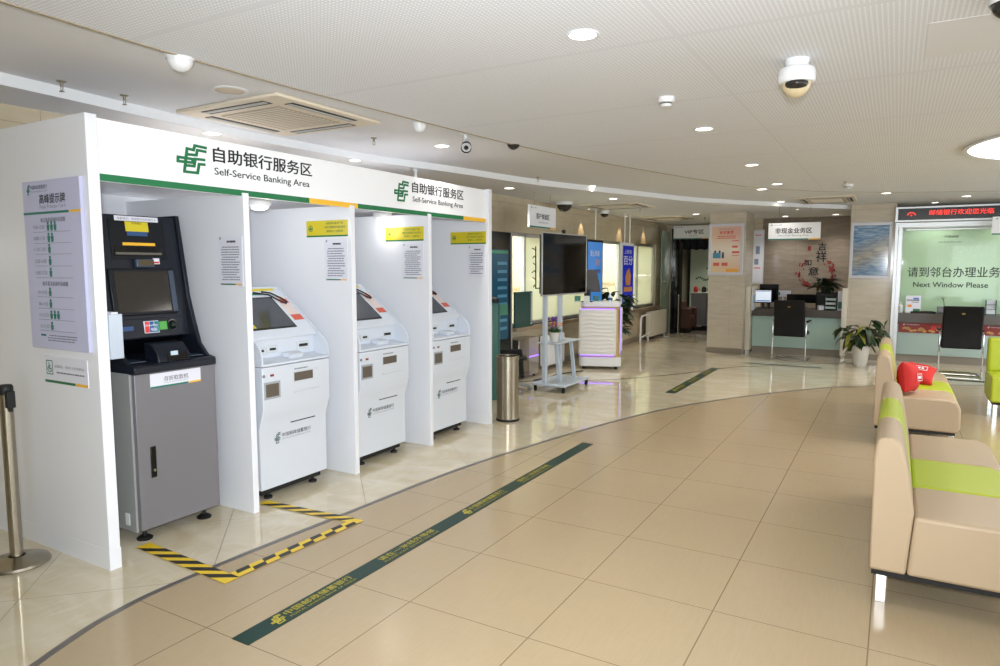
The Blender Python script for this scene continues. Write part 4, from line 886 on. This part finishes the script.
for k, cc in enumerate(('BFC7CE','8FA6B8','C8B8A8')): B().box(.03,.05,.01,.15,.02+k*.14,.13+k*.14).o('leaflet', mat('rack_leaf%d'%k, cc, .5), lr)
def monitor(loc, w_, h_, label, front, rz=0, scr=None):
    t = thing('monitor', label, 'monitor', loc, rz); B().box(-w_/2,w_/2,-.015,.02,.1,.1+h_).o('casing', M_blkg, t, bev=.006); B().box(-.025,.025,.0,.02,.01,.12).box(-.09,.09,-.05,.08,0,.012).o('stand', M_rub, t)
    if scr:
        s_ = B().box(-w_/2+.015,w_/2-.015,-.018,-.015,.12,.08+h_).o('screen', scr, t); b2 = B(); b2.slab((0,-.018,0), *MY, -w_/2+.03, w_/2-.03, .13, .15, .001).slab((0,-.018,0), *MY, -w_/2+.03, w_/2-.03, .06+h_, .07+h_, .001); b2.o('screen_bar', mat('ui_blue','2E5FA0',.3,emit='2E5FA0',es=.4), s_, smooth=0)
    return t
monitor((-2.12, 13.42, .835), .3, .25, 'small customer screen with bright page at left of non-cash counter', True, R(8), mat('bright_page','C8D0DA',.2,emit='C8D4E4',es=.55))
monitor((-2.07, 13.75, .835), .34, .34, 'black computer monitor behind the small bright customer screen', True)
monitor((-1.5, 13.8, .835), .52, .16, 'low wide black monitor behind the chair at the non-cash counter', True)
bb = thing('printer', 'black office printer on the right part of non-cash counter', 'printer', (-1.06, 13.9, .835)); B().box(-.2,.22,-.15,.15,0,.3).o('body', M_rub, bb, bev=.02); B().box(-.15,.16,-.17,-.15,.05,.08).o('paper_slot', M_dk, bb)
wt = thing('name_plate', 'small white plate with green mark behind the low monitor', 'plate', (-1.85, 13.95, .835)); B().box(-.14,.14,-.005,.005,.2,.32).o('plate', M_paper, wt); B().box(-.01,.01,-.004,.004,0,.2).box(-.05,.05,-.04,.04,0,.01).o('stand', M_machg, wt); B().slab((0,-.005,0), *MY, -.11,-.05,.23,.29,.001).o('green_mark', M_green2, wt, smooth=0)
tr_ = thing('tray_tower', 'stack of three clear document trays on non-cash counter', 'document tray', (-.98, 13.42, .835))
for k in range(3): B().box(-.08,.08,-.08,.1,.02+k*.075,.028+k*.075).box(-.08,.08,-.08,-.074,.02+k*.075,.065+k*.075).o('tray', mat('clear_grey_tray','AEBFBE',.2), tr_)
[B().box(q_-.003,q_+.003,-.08,.1,0,.23).o('tray_side', M_teal, tr_) for q_ in (-.082,.082)]
cu_ = thing('paper_cube', 'small white tilted paper cube beside the tray tower', 'paper cube', (-1.14, 13.4, .835), R(30)); B().box(-.045,.045,-.045,.045,0,.08).o('cube', M_paper, cu_, bev=.008)
lh = thing('leaflet_stand', 'green and white leaflet stand at right end of non-cash counter', 'leaflet stand', (-.83, 13.45, .835)); B().prism([(-.02,0),(.05,0),(.03,.34),(.0,.34)], 'x', -.045, .045).o('leaflet', M_paper, lh); B().box(-.035,.035,-.024,-.014,.03,.15).o('green_print', mat('leaflet_green','2F8A50',.4), lh)
bp2 = thing('potted_plant', 'dark leafy plant standing on the printer in the recess', 'potted plant', (-1.12, 13.92, 1.138)); B().lathe([(0,0),(.07,0),(.09,.1),(.08,.1),(0,.09)]).o('pot', M_rub, bp2)
lb1 = B(); rd = random.Random(21)
for k in range(60):
    a = rd.uniform(0,6.28); leafshape(lb1, (rd.uniform(-.1,.1), rd.uniform(-.1,.1), rd.uniform(.08,.2)), (math.cos(a), math.sin(a)*.6, rd.uniform(-.3,.9)), rd.uniform(.15,.32), .08, droop=.3)
lb1.o('foliage', M_leaf, bp2)
# calligraphy and carp decal on the recess wall
dcl = thing('wall_decal', 'black calligraphy with ring of red carp on the taupe recess wall', 'wall decal', (-1.38, 15.095, 1.15)); O = (0,-.002,0)
for s_, x, z, w_, h_ in (('吉', .0, .78, .15, .15), ('祥', -.03, .55, .19, .22), ('如', -.24, .48, .13, .12), ('意', -.16, .29, .19, .16)): text(dcl, s_, O, *MY, x, z, w_, h_, M_black, bold=.03, name='calligraphy')
B().slab(O, *MY, -.19,-.13,.78,.87,.001).o('red_seal', mat('seal_red','7E2A28',.5), dcl, smooth=0)
b2 = B(); rd = random.Random(8)
for k in range(90):
    a = R(rd.uniform(120, 420)); rr = .3 + rd.gauss(0, .025); cx, cz = -.02 + rr*math.cos(a)*1.05, .34 + rr*math.sin(a)*.95
    if a > R(420-65) or a < R(195) or True: l = rd.uniform(.015,.045); th = a+1.57+rd.uniform(-.4,.4); dx, dz = math.cos(th), math.sin(th); b2.poly(O, *MY, [(cx-dx*l, cz-dz*l), (cx-dz*l*.45, cz+dx*l*.45), (cx+dx*l, cz+dz*l), (cx+dz*l*.45, cz-dx*l*.45)], .001)
for cx, cz, th in ((.26,.42,R(60)),(-.18,.12,R(150)),(.2,.18,R(40))):
    dx, dz = math.cos(th), math.sin(th); l = .1; B().poly(O, *MY, [(cx-dx*l, cz-dz*l), (cx-dz*.04, cz+dx*.04), (cx+dx*l, cz+dz*l), (cx+dz*.04, cz-dx*.04)], .0014).o('carp', mat('carp_red','7A2020',.5), dcl, smooth=0)
b2.o('carp_ring', mat('carp_red','7A2020',.5), dcl, smooth=0)

# visitor chairs
def chair(loc, rz, label, s=1.0):
    t = thing('visitor_chair', label, 'chair', loc, rz, 'black visitor chairs at the counters'); r = .012
    # faces +Y; back towards -Y
    bb_ = B(); n = 8; 
    pts = [(-.03+.0*0 + .035*math.sin(k/n*math.pi), .42+k/n*.62) for k in range(n+1)]
    prof = [(y-.0, z) for y, z in pts] + [(y-.05-.01*math.sin(i/n*math.pi), z) for i, (y, z) in reversed(list(enumerate(pts)))]
    B().prism([(p[0]+.03-(p[1]-.42)*.12, p[1]) for p in prof], 'x', -.245, .245).o('backrest', M_blk, t, bev=.02, seg=3)
    B().prism([(.0,.42),(.5,.42),(.52,.46),(.48,.5),(.0,.48)], 'x', -.235, .235).o('seat', M_blk, t, bev=.02, seg=3)
    for x in (-.265,.265):
        B().tube([(x,.42,.64),(x,.38,.665),(x,.04,.66),(x,-.01,.63),(x,-.02,.58),(x,-.02,.07),(x,-.01,.025),(x,.04,.014),(x,.46,.014)], r).tube([(x,-.02,.45),(x*.9,.1,.44),(x*.9,.42,.44)], r*.8).o('side_tube', M_chrome, t)
        B().box(x-.022,x+.022,.06,.36,.675,.695).o('arm_pad', M_blk, t, bev=.008)
    B().tube([(-.265,.45,.014),(.265,.45,.014)], r).tube([(-.265,.03,.016),(.265,.03,.016)], r*.8).o('cross_bar', M_chrome, t)
    B().lathe([(0,0),(.018,0),(.016,.004),(0,.006)], n=12).o('gold_badge', mat('badge_gold','8A6A3A',.4,metal=.6), t)
    bd_ = [c for c in t.children if c.name.startswith('gold_badge')][0]; bd_.location = (0,-.1,.93); bd_.rotation_euler = (R(90),0,0); bd_.scale = (1.3,.8,1)
    return t
c1 = chair((-1.53, 12.48, 0), R(-4), 'black visitor chair with chrome frame at the non-cash counter')
c2 = dup(c1, (.86, 11.85, 0), R(2), 'black visitor chair with chrome frame at the teller window')

plant('potted_plant', 'leafy plant with yellowing leaves in white pot beside the second pillar', (-.44, 12.45, 0), (.13,.33), 110, .55, .42, 5, .21, 10, .12, .8)

# ================================================================== teller window
tw = thing('teller_counter', 'teller counter with aqua front and dark stone desk behind the lime chair', 'counter', (1.6, 13.3, 0))
B().box(-1.58,1.6,.08,.7,.13,.64).o('front_panel', mat('pale_aqua','A9BDB8',.12), tw); B().box(-1.58,1.6,.12,.68,0,.13).o('kick_plate', mat('warm_grey_plinth','8E8578',.3), tw); B().box(-1.6,1.6,0,.75,.67,.83).o('desk_top', M_desk, tw, bev=.004)
for x0_, x1_ , lab in ((-1.52,-.72,'red festive banner below the teller desk, left of the chair'), (-.35,.6,'red festive banner below the teller desk, right of the chair')):
    t = thing('festive_banner', lab, 'banner', (1.6+x0_, 13.372, .5)); B().box(0,x1_-x0_,-.004,.004,0,.165).o('sheet', mat('dark_red_print','8A241C',.4), t)
    b2 = B(); rd = random.Random(int(x0_*10)+40)
    for k in range(16): x = rd.uniform(.03, x1_-x0_-.08); z = rd.uniform(.005,.06); b2.poly((0,-.004,0), *MY, [(x,z),(x+.05,z),(x+.06,z+.025),(x+.03,z+.04),(x-.005,z+.02)], .001)
    b2.o('gold_clouds', mat('cloud_gold','C89A5A',.4), t, smooth=0); B().poly((0,-.004,0), *MY, [(.45,.05),(.58,.06),(.6,.13),(.47,.12)], .0014).o('red_envelope', mat('bright_red','C8352A',.4), t, smooth=0); logo(t, (0,-.004,0), *MY, .06, .12, .03, .03, M_paper); text(t, BANK, (0,-.004,0), *MY, .1, .125, .2, .018, M_paper)
fr = thing('teller_window_frame', 'aluminium framed glass screen standing on the teller counter front', 'window frame', (0, 13.3, 0))
B().box(-.05,.0,-.06,0,0,2.335).box(0,.06,-.04,0,0,2.3).o('post', M_alu, fr, bev=.004); B().box(-.04,3.2,-.05,0,2.25,2.33).box(.1,3.2,-.035,-.02,2.2,2.225).o('rail', M_alu, fr, bev=.003)
led = thing('led_sign', 'long black scrolling sign with red characters above teller window', 'LED sign', (0, 13.24, 2.34))
B().box(-.06,3.2,0,.1,0,.25).o('frame', M_alu, led, bev=.004); B().box(-.02,3.16,-.004,0,.03,.22).o('panel', mat('led_black','262426',.25), led)
M_ledr = mat('led_red', 'E0302A', .4, emit='FF3A2E', es=1.1)
O = (0,-.005,0); text(led, '邮储银行欢迎您光临', O, *MY, .42, .1, .86, .085, M_ledr, bold=.02, name='red_lettering')
b2 = B()
for k in range(7): a0, a1 = R(15+k*21), R(15+(k+1)*21); b2.poly(O, *MY, [(.17+.07*math.cos(a0), .09+.07*math.sin(a0)), (.17+.07*math.cos(a1), .09+.07*math.sin(a1)), (.17+.055*math.cos(a1), .09+.055*math.sin(a1)), (.17+.055*math.cos(a0), .09+.055*math.sin(a0))], .001)
b2.slab(O, *MY, .155,.185,.105,.115,.001).slab(O, *MY, .165,.175,.09,.12,.001); b2.o('red_symbol', M_ledr, led, smooth=0)
bn = thing('glass_screen', 'pale green glass screen reading Next Window Please', 'glass screen', (.07, 13.68, .835)); gm = mat('pale_green_blind','B4D2AE',.5, coat=.6); nt, L, b = nodes(gm); v, s = obj_xyz(nt, L)
n1 = ramp(nt, L, noise(nt, L, v, 28, 3), .55, .62); ms = mth(nt, L, 'MULTIPLY', ramp(nt, L, s[2], .75, .95), ramp(nt, L, s[0], .4, .6)); c = mix(nt, L, mth(nt, L, 'MULTIPLY', mth(nt, L, 'MULTIPLY', n1, ms), .35), lin('B2D2AE'), lin('CFDDB4')); L.new(c, b.inputs['Base Color'])
B().box(0,3.0,0,.008,0,1.49).o('sheet', gm, bn); O = (0,-.001,0)
M_dkg = mat('dark_grey_green_print','35443B',.5)
text(bn, '请到邻台办理业务', O, *MY, .1, .595, 1.29, .17, M_dkg, bold=.02); text(bn, 'Next Window Please', O, *MY, .19, .425, 1.05, .085, M_dkg, bold=.03)
text(bn, '中国邮政', O, *MY, .6, 1.25, .2, .04, M_dkg); text(bn, BANKE, O, *MY, .52, 1.17, .32, .02, M_dkg)
B().box(-.02,3.0,-.02,.02,1.42,1.5).box(-.03,0,-.02,.02,0,1.5).o('edge_rail', M_alu, bn, bev=.003)
# things on the teller desk
t = thing('hand_gel_bottle', 'white pump bottle at left end of the teller desk', 'bottle', (.09, 13.42, .83)); B().lathe([(0,0),(.035,0),(.035,.12),(.012,.14),(.012,.17),(0,.172)]).o('bottle', M_wht, t); B().box(-.03,.01,-.008,.008,.165,.18).o('pump', M_wht, t)
t = thing('leaflet_stand', 'leaflet stand with blue and green print on the teller desk', 'leaflet stand', (.27, 13.42, .83), R(3)); B().prism([(-.03,.01),(.04,.01),(.05,.27),(.02,.29)], 'x', -.11, .11).o('leaflet', M_paper, t, bev=.002); B().box(-.115,.115,-.05,.06,0,.02).o('foot', M_machg, t)
O_ = Vector((0,-.031,.01)); uu = Vector((0,.05,.27)).normalized(); b2 = B(); b2.slab(O_, (1,0,0), uu, -.09,.09,.2,.215,.001).slab(O_, (1,0,0), uu, -.02,.08,.17,.18,.001); b2.o('dark_title', M_black, t, smooth=0); B().slab(O_, (1,0,0), uu, -.08,-.02,.09,.13,.001).o('orange_print', M_orange, t, smooth=0); B().slab(O_, (1,0,0), uu, .0,.1,.02,.06,.001).o('green_print', M_green, t, smooth=0); B().slab(O_, (1,0,0), uu, .0,.08,.22,.25,.001).o('blue_print', mat('notice_blue2','4A78C0',.4), t, smooth=0)
t = thing('pass_through_tray', 'black cash tray lying in the middle of the teller desk', 'tray', (.40, 13.4, .83)); B().box(-.16,.2,-.06,.14,0,.03).o('tray', M_blkg, t, bev=.006); B().box(-.12,.16,-.04,.12,.03,.034).o('well', M_dk, t)
t = thing('rating_device', 'small dark service rating device on the teller desk', 'device', (.675, 13.42, .83)); B().prism([(-.05,.03),(.06,.03),(.06,.12),(.0,.12)], 'x', -.06, .06).box(-.06,.06,-.05,.06,0,.03).o('body', mat('device_grey','4A4C50',.4), t, bev=.006)
t = thing('microphone', 'silver gooseneck microphone standing on the teller desk', 'microphone', (.72, 13.56, .83)); B().tube([(0,0,.01),(0,0,.12),(-.01,0,.2),(-.02,-.01,.24)], .005).o('neck', M_rub, t); B().ball((-.02,-.01,.255), .025, (1.3,1,.8)).o('head', M_chrome, t); B().lathe([(0,0),(.04,0),(.035,.015),(0,.018)]).o('base', M_rub, t)
for k, (x, lab) in enumerate(((1.34, 'rack of small leaflets on the teller desk just right of chair'), (1.6, 'rack of small leaflets on the teller desk at the right frame edge'))):
    t = thing('leaflet_rack', lab, 'leaflet rack', (x, 13.42, .83), 0, 'leaflet racks on the teller desk')
    for j in range(3): B().box(-.06,.06,-.05+.02*j,-.045+.02*j,.02+j*.075,.085+j*.075).o('leaflet', M_paper, t)
    B().box(-.07,-.062,-.06,.05,0,.24).box(.062,.07,-.06,.05,0,.24).box(-.07,.07,-.06,.05,0,.015).box(-.07,.07,-.06,.0,.09,.095).box(-.07,.07,-.06,.02,.165,.17).o('rack', M_teal, t)

# ================================================================== sofas
def sofa(loc, label):
    t = thing('sofa', label, 'sofa', loc, 0, 'beige and lime waiting sofas')
    seat = [(.152,.17),(.63,.17),(.655,.2),(.65,.385),(.62,.437),(.56,.457),(.172,.455)]
    back = [(.0,.17),(.15,.17),(.17,.47),(.125,.72),(.105,.79),(.075,.81),(.03,.812),(.005,.79),(-.003,.72)]
    segs = ((0,.53,M_beige),(.53,1.14,M_lime),(1.14,1.84,M_beige))
    for a, c, m in segs:
        o = B().prism(seat, 'y', a+.0015, c-.0015).o('seat_section', m, t, bev=.02, seg=3); p = B().prism(back, 'y', a+.0015, c-.0015).o('back_section', m, t, bev=.014, seg=3)
    B().box(.01,.62,.02,1.82,.145,.172).o('base_frame', M_rub, t)
    for x in (.03,.57):
        for y in (.05,1.75): B().box(x,x+.045,y,y+.045,0,.15).o('leg', M_chrome, t, bev=.002)
    return t
s1 = sofa((-.045, 3.57, .002), 'nearest beige and lime waiting sofa, empty, at the right frame edge')
s2 = dup(s1, (-.115, 6.93, .002), None, 'farther beige and lime waiting sofa carrying two red cushions')
def pillow(loc, rot, label):
    b_ = B(); n = 12; g_ = {}
    for s_ in (1, -1):
        for i in range(n+1):
            for j in range(n+1):
                u, v = i/n*2-1, j/n*2-1; e = (1-abs(u)**2.5)*(1-abs(v)**2.5); pin = 1-.10*(1-e)*(u*u+v*v)/2*0
                z = .085*max(e, 0)**.55; x = .17*u*(1-.1*(1-v*v)); y = .15*v*(1-.1*(1-u*u))
                z += .004*math.sin((u+v)*14)*e
                if s_ == -1 and (i in (0, n) or j in (0, n)): g_[(-1,i,j)] = g_[(1,i,j)]
                else: g_[(s_,i,j)] = b_.bm.verts.new((x, y, s_*z))
        for i in range(n):
            for j in range(n): b_.bm.faces.new([g_[(s_,i,j)], g_[(s_,i+1,j)], g_[(s_,i+1,j+1)], g_[(s_,i,j+1)]])
    t = thing('cushion', label, 'cushion', loc, 0, 'red cushions on the farther sofa'); t.rotation_euler = rot
    b_.o('cover', M_redf, t, sub=1); 
    b2 = B()
    for k in range(4): b2.slab((-.05,-.02,.087), (1,0,0), (0,1,0), .0+.03*k, .02+.03*k, .0, .025, .002)
    for a, c, d, e in ((-.02,.14,-.02,-.015),(-.02,.14,.04,.045),(-.02,-.015,-.02,.045),(.135,.14,-.02,.045)): b2.slab((-.05,-.02,.0875), (1,0,0), (0,1,0), a, c, d, e, .0015)
    b2.o('white_print', M_paper, t, smooth=0); return t
pillow((.14, 7.12, .612), (R(82), R(5), R(76)), 'red quilted cushion standing upright against the sofa back')
pillow((.22, 7.85, .545), (R(28), R(6), R(-8)), 'red quilted cushion leaning behind the upright one')
ac = thing('lime_armchair', 'lime green armchair cut by the right edge of the photo', 'armchair', (.925, 8.75, .002))
B().box(0,.7,0,.6,.17,.45).o('seat', M_lime, ac, bev=.02, seg=3); B().box(0,.7,.45,.6,.44,.82).o('backrest', M_lime, ac, bev=.03, seg=3); B().box(.02,.68,.02,.58,.145,.172).o('base_frame', M_rub, ac)
for x in (.03,.62):
    for y in (.03,.5): B().box(x,x+.04,y,y+.04,0,.15).o('leg', M_chrome, ac, bev=.002)

# ================================================================== CEILING FITTINGS
def downlight(x, y, z, label, r=.07, watts=62, col=(1,.96,.91), lit=True, spot=120):
    t = thing('downlight', label, 'ceiling light', (x, y, z), 0, 'round recessed ceiling lights')
    B().lathe([(r*.86,0),(r,0),(r*1.04,-.004),(r,-.007),(r*.86,-.006)]).o('trim_ring', M_wht, t); B().lathe([(0,-.003),(r*.87,-.003),(r*.87,-.001),(0,-.001)]).o('lens', M_lamp, t)
    l = bpy.data.lights.new('downlight_beam', 'SPOT'); l.energy = watts; l.color = col; l.spot_size = R(spot); l.spot_blend = .8; l.shadow_soft_size = r*.8
    o = bpy.data.objects.new('downlight_beam', l); COL.objects.link(o); o.parent = t; o.location = (0,0,-.012)
RG, PZ, OZ = 2.665, 2.632, 2.6
downlight(-1.26, 2.91, PZ, 'nearest recessed light in the perforated ceiling, above the beige tiles', .072)
downlight(-1.30, 5.29, PZ, 'second recessed light along the perforated ceiling row, beyond the smoke detector')
downlight(-1.32, 7.37, PZ, 'third recessed light along the perforated ceiling row')
downlight(-1.34, 9.20, PZ, 'fourth recessed light in perforated ceiling, right one of close pair')
downlight(-1.60, 9.71, PZ, 'recessed light left of its twin, just before the back cassette unit')
downlight(-4.49, 3.44, OZ, 'recessed light in low ceiling above the first header lettering', .07)
downlight(-4.45, 4.96, OZ, 'recessed light in low ceiling between the two header letterings', .06)
downlight(-3.52, 5.05, RG, 'recessed light beside the white bullet camera', .07)
downlight(-4.31, 7.67, OZ, 'recessed light in low ceiling just past the booth end', .07)
downlight(-3.54, 8.51, RG, 'recessed light above the television, on the higher side of ceiling step', .07, 16)
downlight(-3.65, 9.61, OZ, 'recessed light in low ceiling before the window cassette unit')
downlight(-3.34, 13.17, OZ, 'recessed light in low ceiling just left of the first pillar', .07, 85)
downlight(-1.69, 12.08, RG, 'recessed light at the ceiling step above the non-cash sign', .07, 12)
downlight(-1.95, 14.6, OZ, 'recessed light inside the non-cash recess, left one', .07)
downlight(-1.05, 14.6, OZ, 'recessed light inside the non-cash recess, right one', .07)
downlight(-.18, 11.45, RG, 'recessed light above the second pillar poster')
downlight(.86, 12.53, RG, 'recessed light above the red LED characters')
downlight(.5, 13.5, RG, 'added light behind the LED sign brightening the left of the green blind', .06, 25)  # lamp added to throw raking light on the green sheet
downlight(1.6, 13.5, RG, 'added light behind the LED sign brightening the blind near the right frame edge', .06, 25)  # second added lamp, also there to light the green sheet
downlight(-4.0, 17.6, OZ, 'added recessed light brightening the VIP room', .06, 120)  # unseen lamp added so the room beyond the doorway is brighter
def spot(x, y, z, label, aim):
    t = thing('wall_washer', label, 'ceiling light', (x, y, z), 0, 'small ceiling spots by the window wall'); B().lathe([(.03,0),(.042,0),(.044,-.004),(.03,-.006)], n=16).o('trim_ring', M_wht, t); B().lathe([(0,-.003),(.031,-.003),(0,-.001)], n=16).o('lens', M_lampw, t)
    if aim:
        l = bpy.data.lights.new('washer_beam', 'SPOT'); l.energy = 18; l.color = (1,.75,.48); l.spot_size = R(50); l.spot_blend = .5; l.shadow_soft_size = .02
        o = bpy.data.objects.new('washer_beam', l); COL.objects.link(o); o.parent = t; o.location = (0,0,-.012); o.rotation_euler = (0, R(8), 0)
spot(-4.66, 11.1, OZ, 'small spot above the wall beside the white dome camera', True)
spot(-4.66, 13.0, OZ, 'small spot above the navy hanging screen', True)
spot(-4.66, 14.5, OZ, 'small spot nearest the VIP doorway above the window', True)
spot(-1.55, 13.0, OZ, 'tiny spot in front of the non-cash recess', False)
# big round light
rl_ = thing('round_ceiling_light', 'very large round glowing ceiling light at the right frame edge', 'ceiling light', (1.62, 7.3, PZ))
B().lathe([(1.13,0),(1.16,0),(1.17,-.02),(1.13,-.02)], n=72).o('rim', M_wht, rl_); B().lathe([(0,-.012),(1.135,-.012),(1.135,-.004),(0,-.004)], n=72).o('diffuser', M_disc, rl_)
sk = thing('ceiling_speaker', 'unlit round ceiling fitting between white dome and cassette unit', 'ceiling fitting', (-3.54, 2.85, RG)); B().lathe([(.085,0),(.105,0),(.108,-.005),(.085,-.007)]).o('trim_ring', M_wht, sk); B().lathe([(0,-.004),(.086,-.004),(0,-.002)]).o('cover', M_off, sk)

def cassette(x, y, z, wx, wy, label, rz=0):
    t = thing('air_conditioner', label, 'air conditioner', (x, y, z), rz, 'ceiling cassette air conditioners'); a, c = wx/2, wy/2
    B().prism([(-a,-c),(a,-c),(a,c),(-a,c)], 'z', -.022, 0).o('panel', M_acpl, t, bev=.008)
    g = B(); gx, gy = a*.58, c*.58; g.box(-gx,gx,-gy,gy,-.028,-.02); gr = g.o('intake_grille', M_acgr, t, bev=.003)
    s_ = B()
    for k in range(14): s_.box(-gx*.94,gx*.94,-gy*.92+k*gy*1.84/13-.003,-gy*.92+k*gy*1.84/13+.003,-.031,-.028)
    s_.o('grille_slats', M_acpl, gr)
    for nm, (x0_,x1_,y0_,y1_) in (('air_outlet',(a*.72,a*.88,-c*.62,c*.62)),('air_outlet',(-a*.88,-a*.72,-c*.62,c*.62)),('air_outlet',(-a*.62,a*.62,c*.72,c*.88)),('air_outlet',(-a*.62,a*.62,-c*.88,-c*.72))):
        o = B().box(x0_,x1_,y0_,y1_,-.0245,-.0215).o(nm, M_dk, t)
        (B().box(x0_+.012,x1_-.03,y0_+.01,y1_-.01,-.029,-.0245) if (y1_-y0_) > (x1_-x0_) else B().box(x0_+.01,x1_-.01,y0_+.012,y1_-.03,-.029,-.0245)).o('flap', mat('outlet_grey','A8A8A4',.5), o)
    return t
cassette(-3.81, 3.5, RG, .98, .98, 'large cream cassette unit above the first header lettering')
cassette(-3.98, 10.7, OZ, .95, .95, 'cassette unit in low ceiling above the hanging blue screen')
cassette(-4.1, 13.9, OZ, .85, .95, 'cassette unit in low ceiling near the VIP doorway')
cassette(-1.0, 12.0, RG, .82, 1.1, 'cassette unit above the non-cash area sign')

def sprinkler(x, y, z, label):
    t = thing('sprinkler', label, 'sprinkler', (x, y, z), 0, 'pendant sprinklers'); B().lathe([(0,0),(.026,0),(.024,-.006),(.009,-.01),(.008,-.03),(0,-.03)], n=14).o('body', M_brass, t); B().tube([(.008,0,-.028),(.014,0,-.04),(.004,0,-.055)], .002, 6).tube([(-.008,0,-.028),(-.014,0,-.04),(-.004,0,-.055)], .002, 6).lathe([(0,-.055),(.014,-.056),(.014,-.058),(0,-.058)], n=12).o('deflector', M_brass, t)
for x, y, z, lab in ((-4.21,2.23,RG,'sprinkler above the near booth end, left one of two'),(-4.21,2.6,RG,'sprinkler above the near booth end, right one of two'),(-3.8,4.47,RG,'sprinkler beside the corner of the large cassette unit'),(-3.74,7.35,RG,'sprinkler before the television, by the ceiling step'),(-3.89,11.55,OZ,'sprinkler by the cassette unit above the blue screen'),(-3.87,14.08,OZ,'sprinkler near the VIP area sign'),(-.59,9.39,PZ,'sprinkler right next to the round detector near the back cassette'),(-3.42,14.2,OZ,'sprinkler left of the first pillar top')): sprinkler(x, y, z, lab)
def det(x, y, z, label, r=.05):
    t = thing('smoke_detector', label, 'smoke detector', (x, y, z), 0, 'round ceiling detectors'); B().lathe([(0,0),(r,0),(r*1.02,-.012),(r*.98,-.03),(r*.7,-.034)]).o('base', M_wht, t); B().lathe([(r*.68,-.03),(r*.7,-.045),(r*.55,-.055),(0,-.057)]).o('sensor_head', M_wht, t); B().lathe([(r*.72,-.034),(r*.74,-.036),(r*.72,-.04)]).o('vent_ring', M_dk, t)
det(-1.27, 4.22, PZ, 'round white smoke detector in the middle of the perforated ceiling'); det(-.58, 9.7, PZ, 'round detector before the back cassette unit', .06)
# cameras
def dome(x, y, z, label, r, body, dm_, drop=.0):
    t = thing('dome_camera', label, 'camera', (x, y, z), 0, None); B().lathe([(0,0),(r,0),(r*1.02,-r*.15),(r*.96,-r*.35-drop)]).o('housing', body, t); n = 8
    B().lathe([(r*.9*math.cos(k/n*math.pi/2), -r*.3-drop-r*.85*math.sin(k/n*math.pi/2)) for k in range(n)] + [(0, -r*1.15-drop)]).o('dome', dm_, t); return t
dome(-3.13, 2.23, RG, 'white dome camera at the ceiling edge near the left frame', .068, M_wht, M_wht, .02)
dome(-3.09, 4.15, RG, 'small white dome camera left of the bullet camera', .05, M_wht, M_wht, .02)
dome(-2.87, 5.18, RG, 'small dark smoked dome camera right of the bullet camera', .062, M_darkdome, M_darkdome, 0)
dome(-4.5, 9.75, OZ, 'dark dome camera above the customer experience sign', .13, M_wht, M_darkdome, 0)
dome(-4.5, 11.44, OZ, 'white dome camera with black eye above the window', .08, M_wht, M_darkdome, .04)
dome(.33, 3.34, PZ, 'dark dome camera cut by the top right frame corner', .07, M_wht, M_darkdome, 0)
bc_ = thing('bullet_camera', 'white bullet camera with black ring of lights under the ceiling edge', 'camera', (-3.02, 4.66, RG)); B().lathe([(0,0),(.045,0),(.045,-.01),(.02,-.02)]).tube([(0,0,-.01),(0,-.0,-.05),(.02,-.02,-.07)], .014).o('bracket', M_wht, bc_)
ax_ = Vector((.45,-.75,-.42)).normalized(); c0 = Vector((-.0,.02,-.075)); B().cyl(c0, c0+ax_*.14, .036, n=28).o('barrel', M_wht, bc_, bev=.003); B().cyl(c0+ax_*.139, c0+ax_*.143, .032, n=28).o('front_glass', mat('camera_front','B9B9B9',.2), bc_); B().cyl(c0+ax_*.142, c0+ax_*.146, .018, n=24).o('lens', M_blkg, bc_); B().cyl(c0+ax_*.1, c0+ax_*.155, .039, r2=.041, n=28, caps=False).o('sun_shield', M_rub, bc_)
dc_ = thing('dome_camera', 'large white turret camera with black lens in perforated ceiling middle', 'camera', (-.48, 3.79, PZ))
B().lathe([(0,0),(.058,0),(.058,-.012),(.05,-.04),(.03,-.055)]).o('mount', M_wht, dc_)
B().lathe([(.05,-.035),(.08,-.045),(.088,-.06),(.09,-.1),(.082,-.115),(.06,-.12),(0,-.12)]).o('housing', M_wht, dc_, bev=.003)
B().lathe([(.07*math.cos(k/8*math.pi/2), -.11-.075*math.sin(k/8*math.pi/2)) for k in range(8)]+[(0,-.185)]).o('lower_shell', mat('cream_shell','C9B894',.35), dc_); B().ball((.004,-.022,-.125), .058, (1,1,.62)).o('lens_dome', M_darkdome, dc_)
hs_ = thing('ceiling_hatch', 'square access hatch outline in the ceiling near the top right', 'hatch', (.42, 3.8, PZ)); B().box(-.35,.35,-.28,.28,-.0015,0).o('panel', M_ceil, hs_); 
h2 = thing('ceiling_vent', 'thin oval vent plate in the low ceiling above first pillar', 'vent', (-2.57, 11.44, OZ)); B().lathe([(0,0),(.1,0),(.1,-.006),(.08,-.009),(0,-.009)]).o('plate', M_acpl, h2); B().lathe([(.07,-.009),(.075,-.011),(.07,-.011)]).o('ring', M_acgr, h2)
t = thing('pipe_hook', 'small white pipe bracket behind the second header end', 'bracket', (-4.3, 5.7, OZ)); B().tube([(0,0,0),(0,0,-.2)], .012).tube([(0,-.03,-.01),(0,.03,-.01)], .01).o('bracket', M_wht, t)
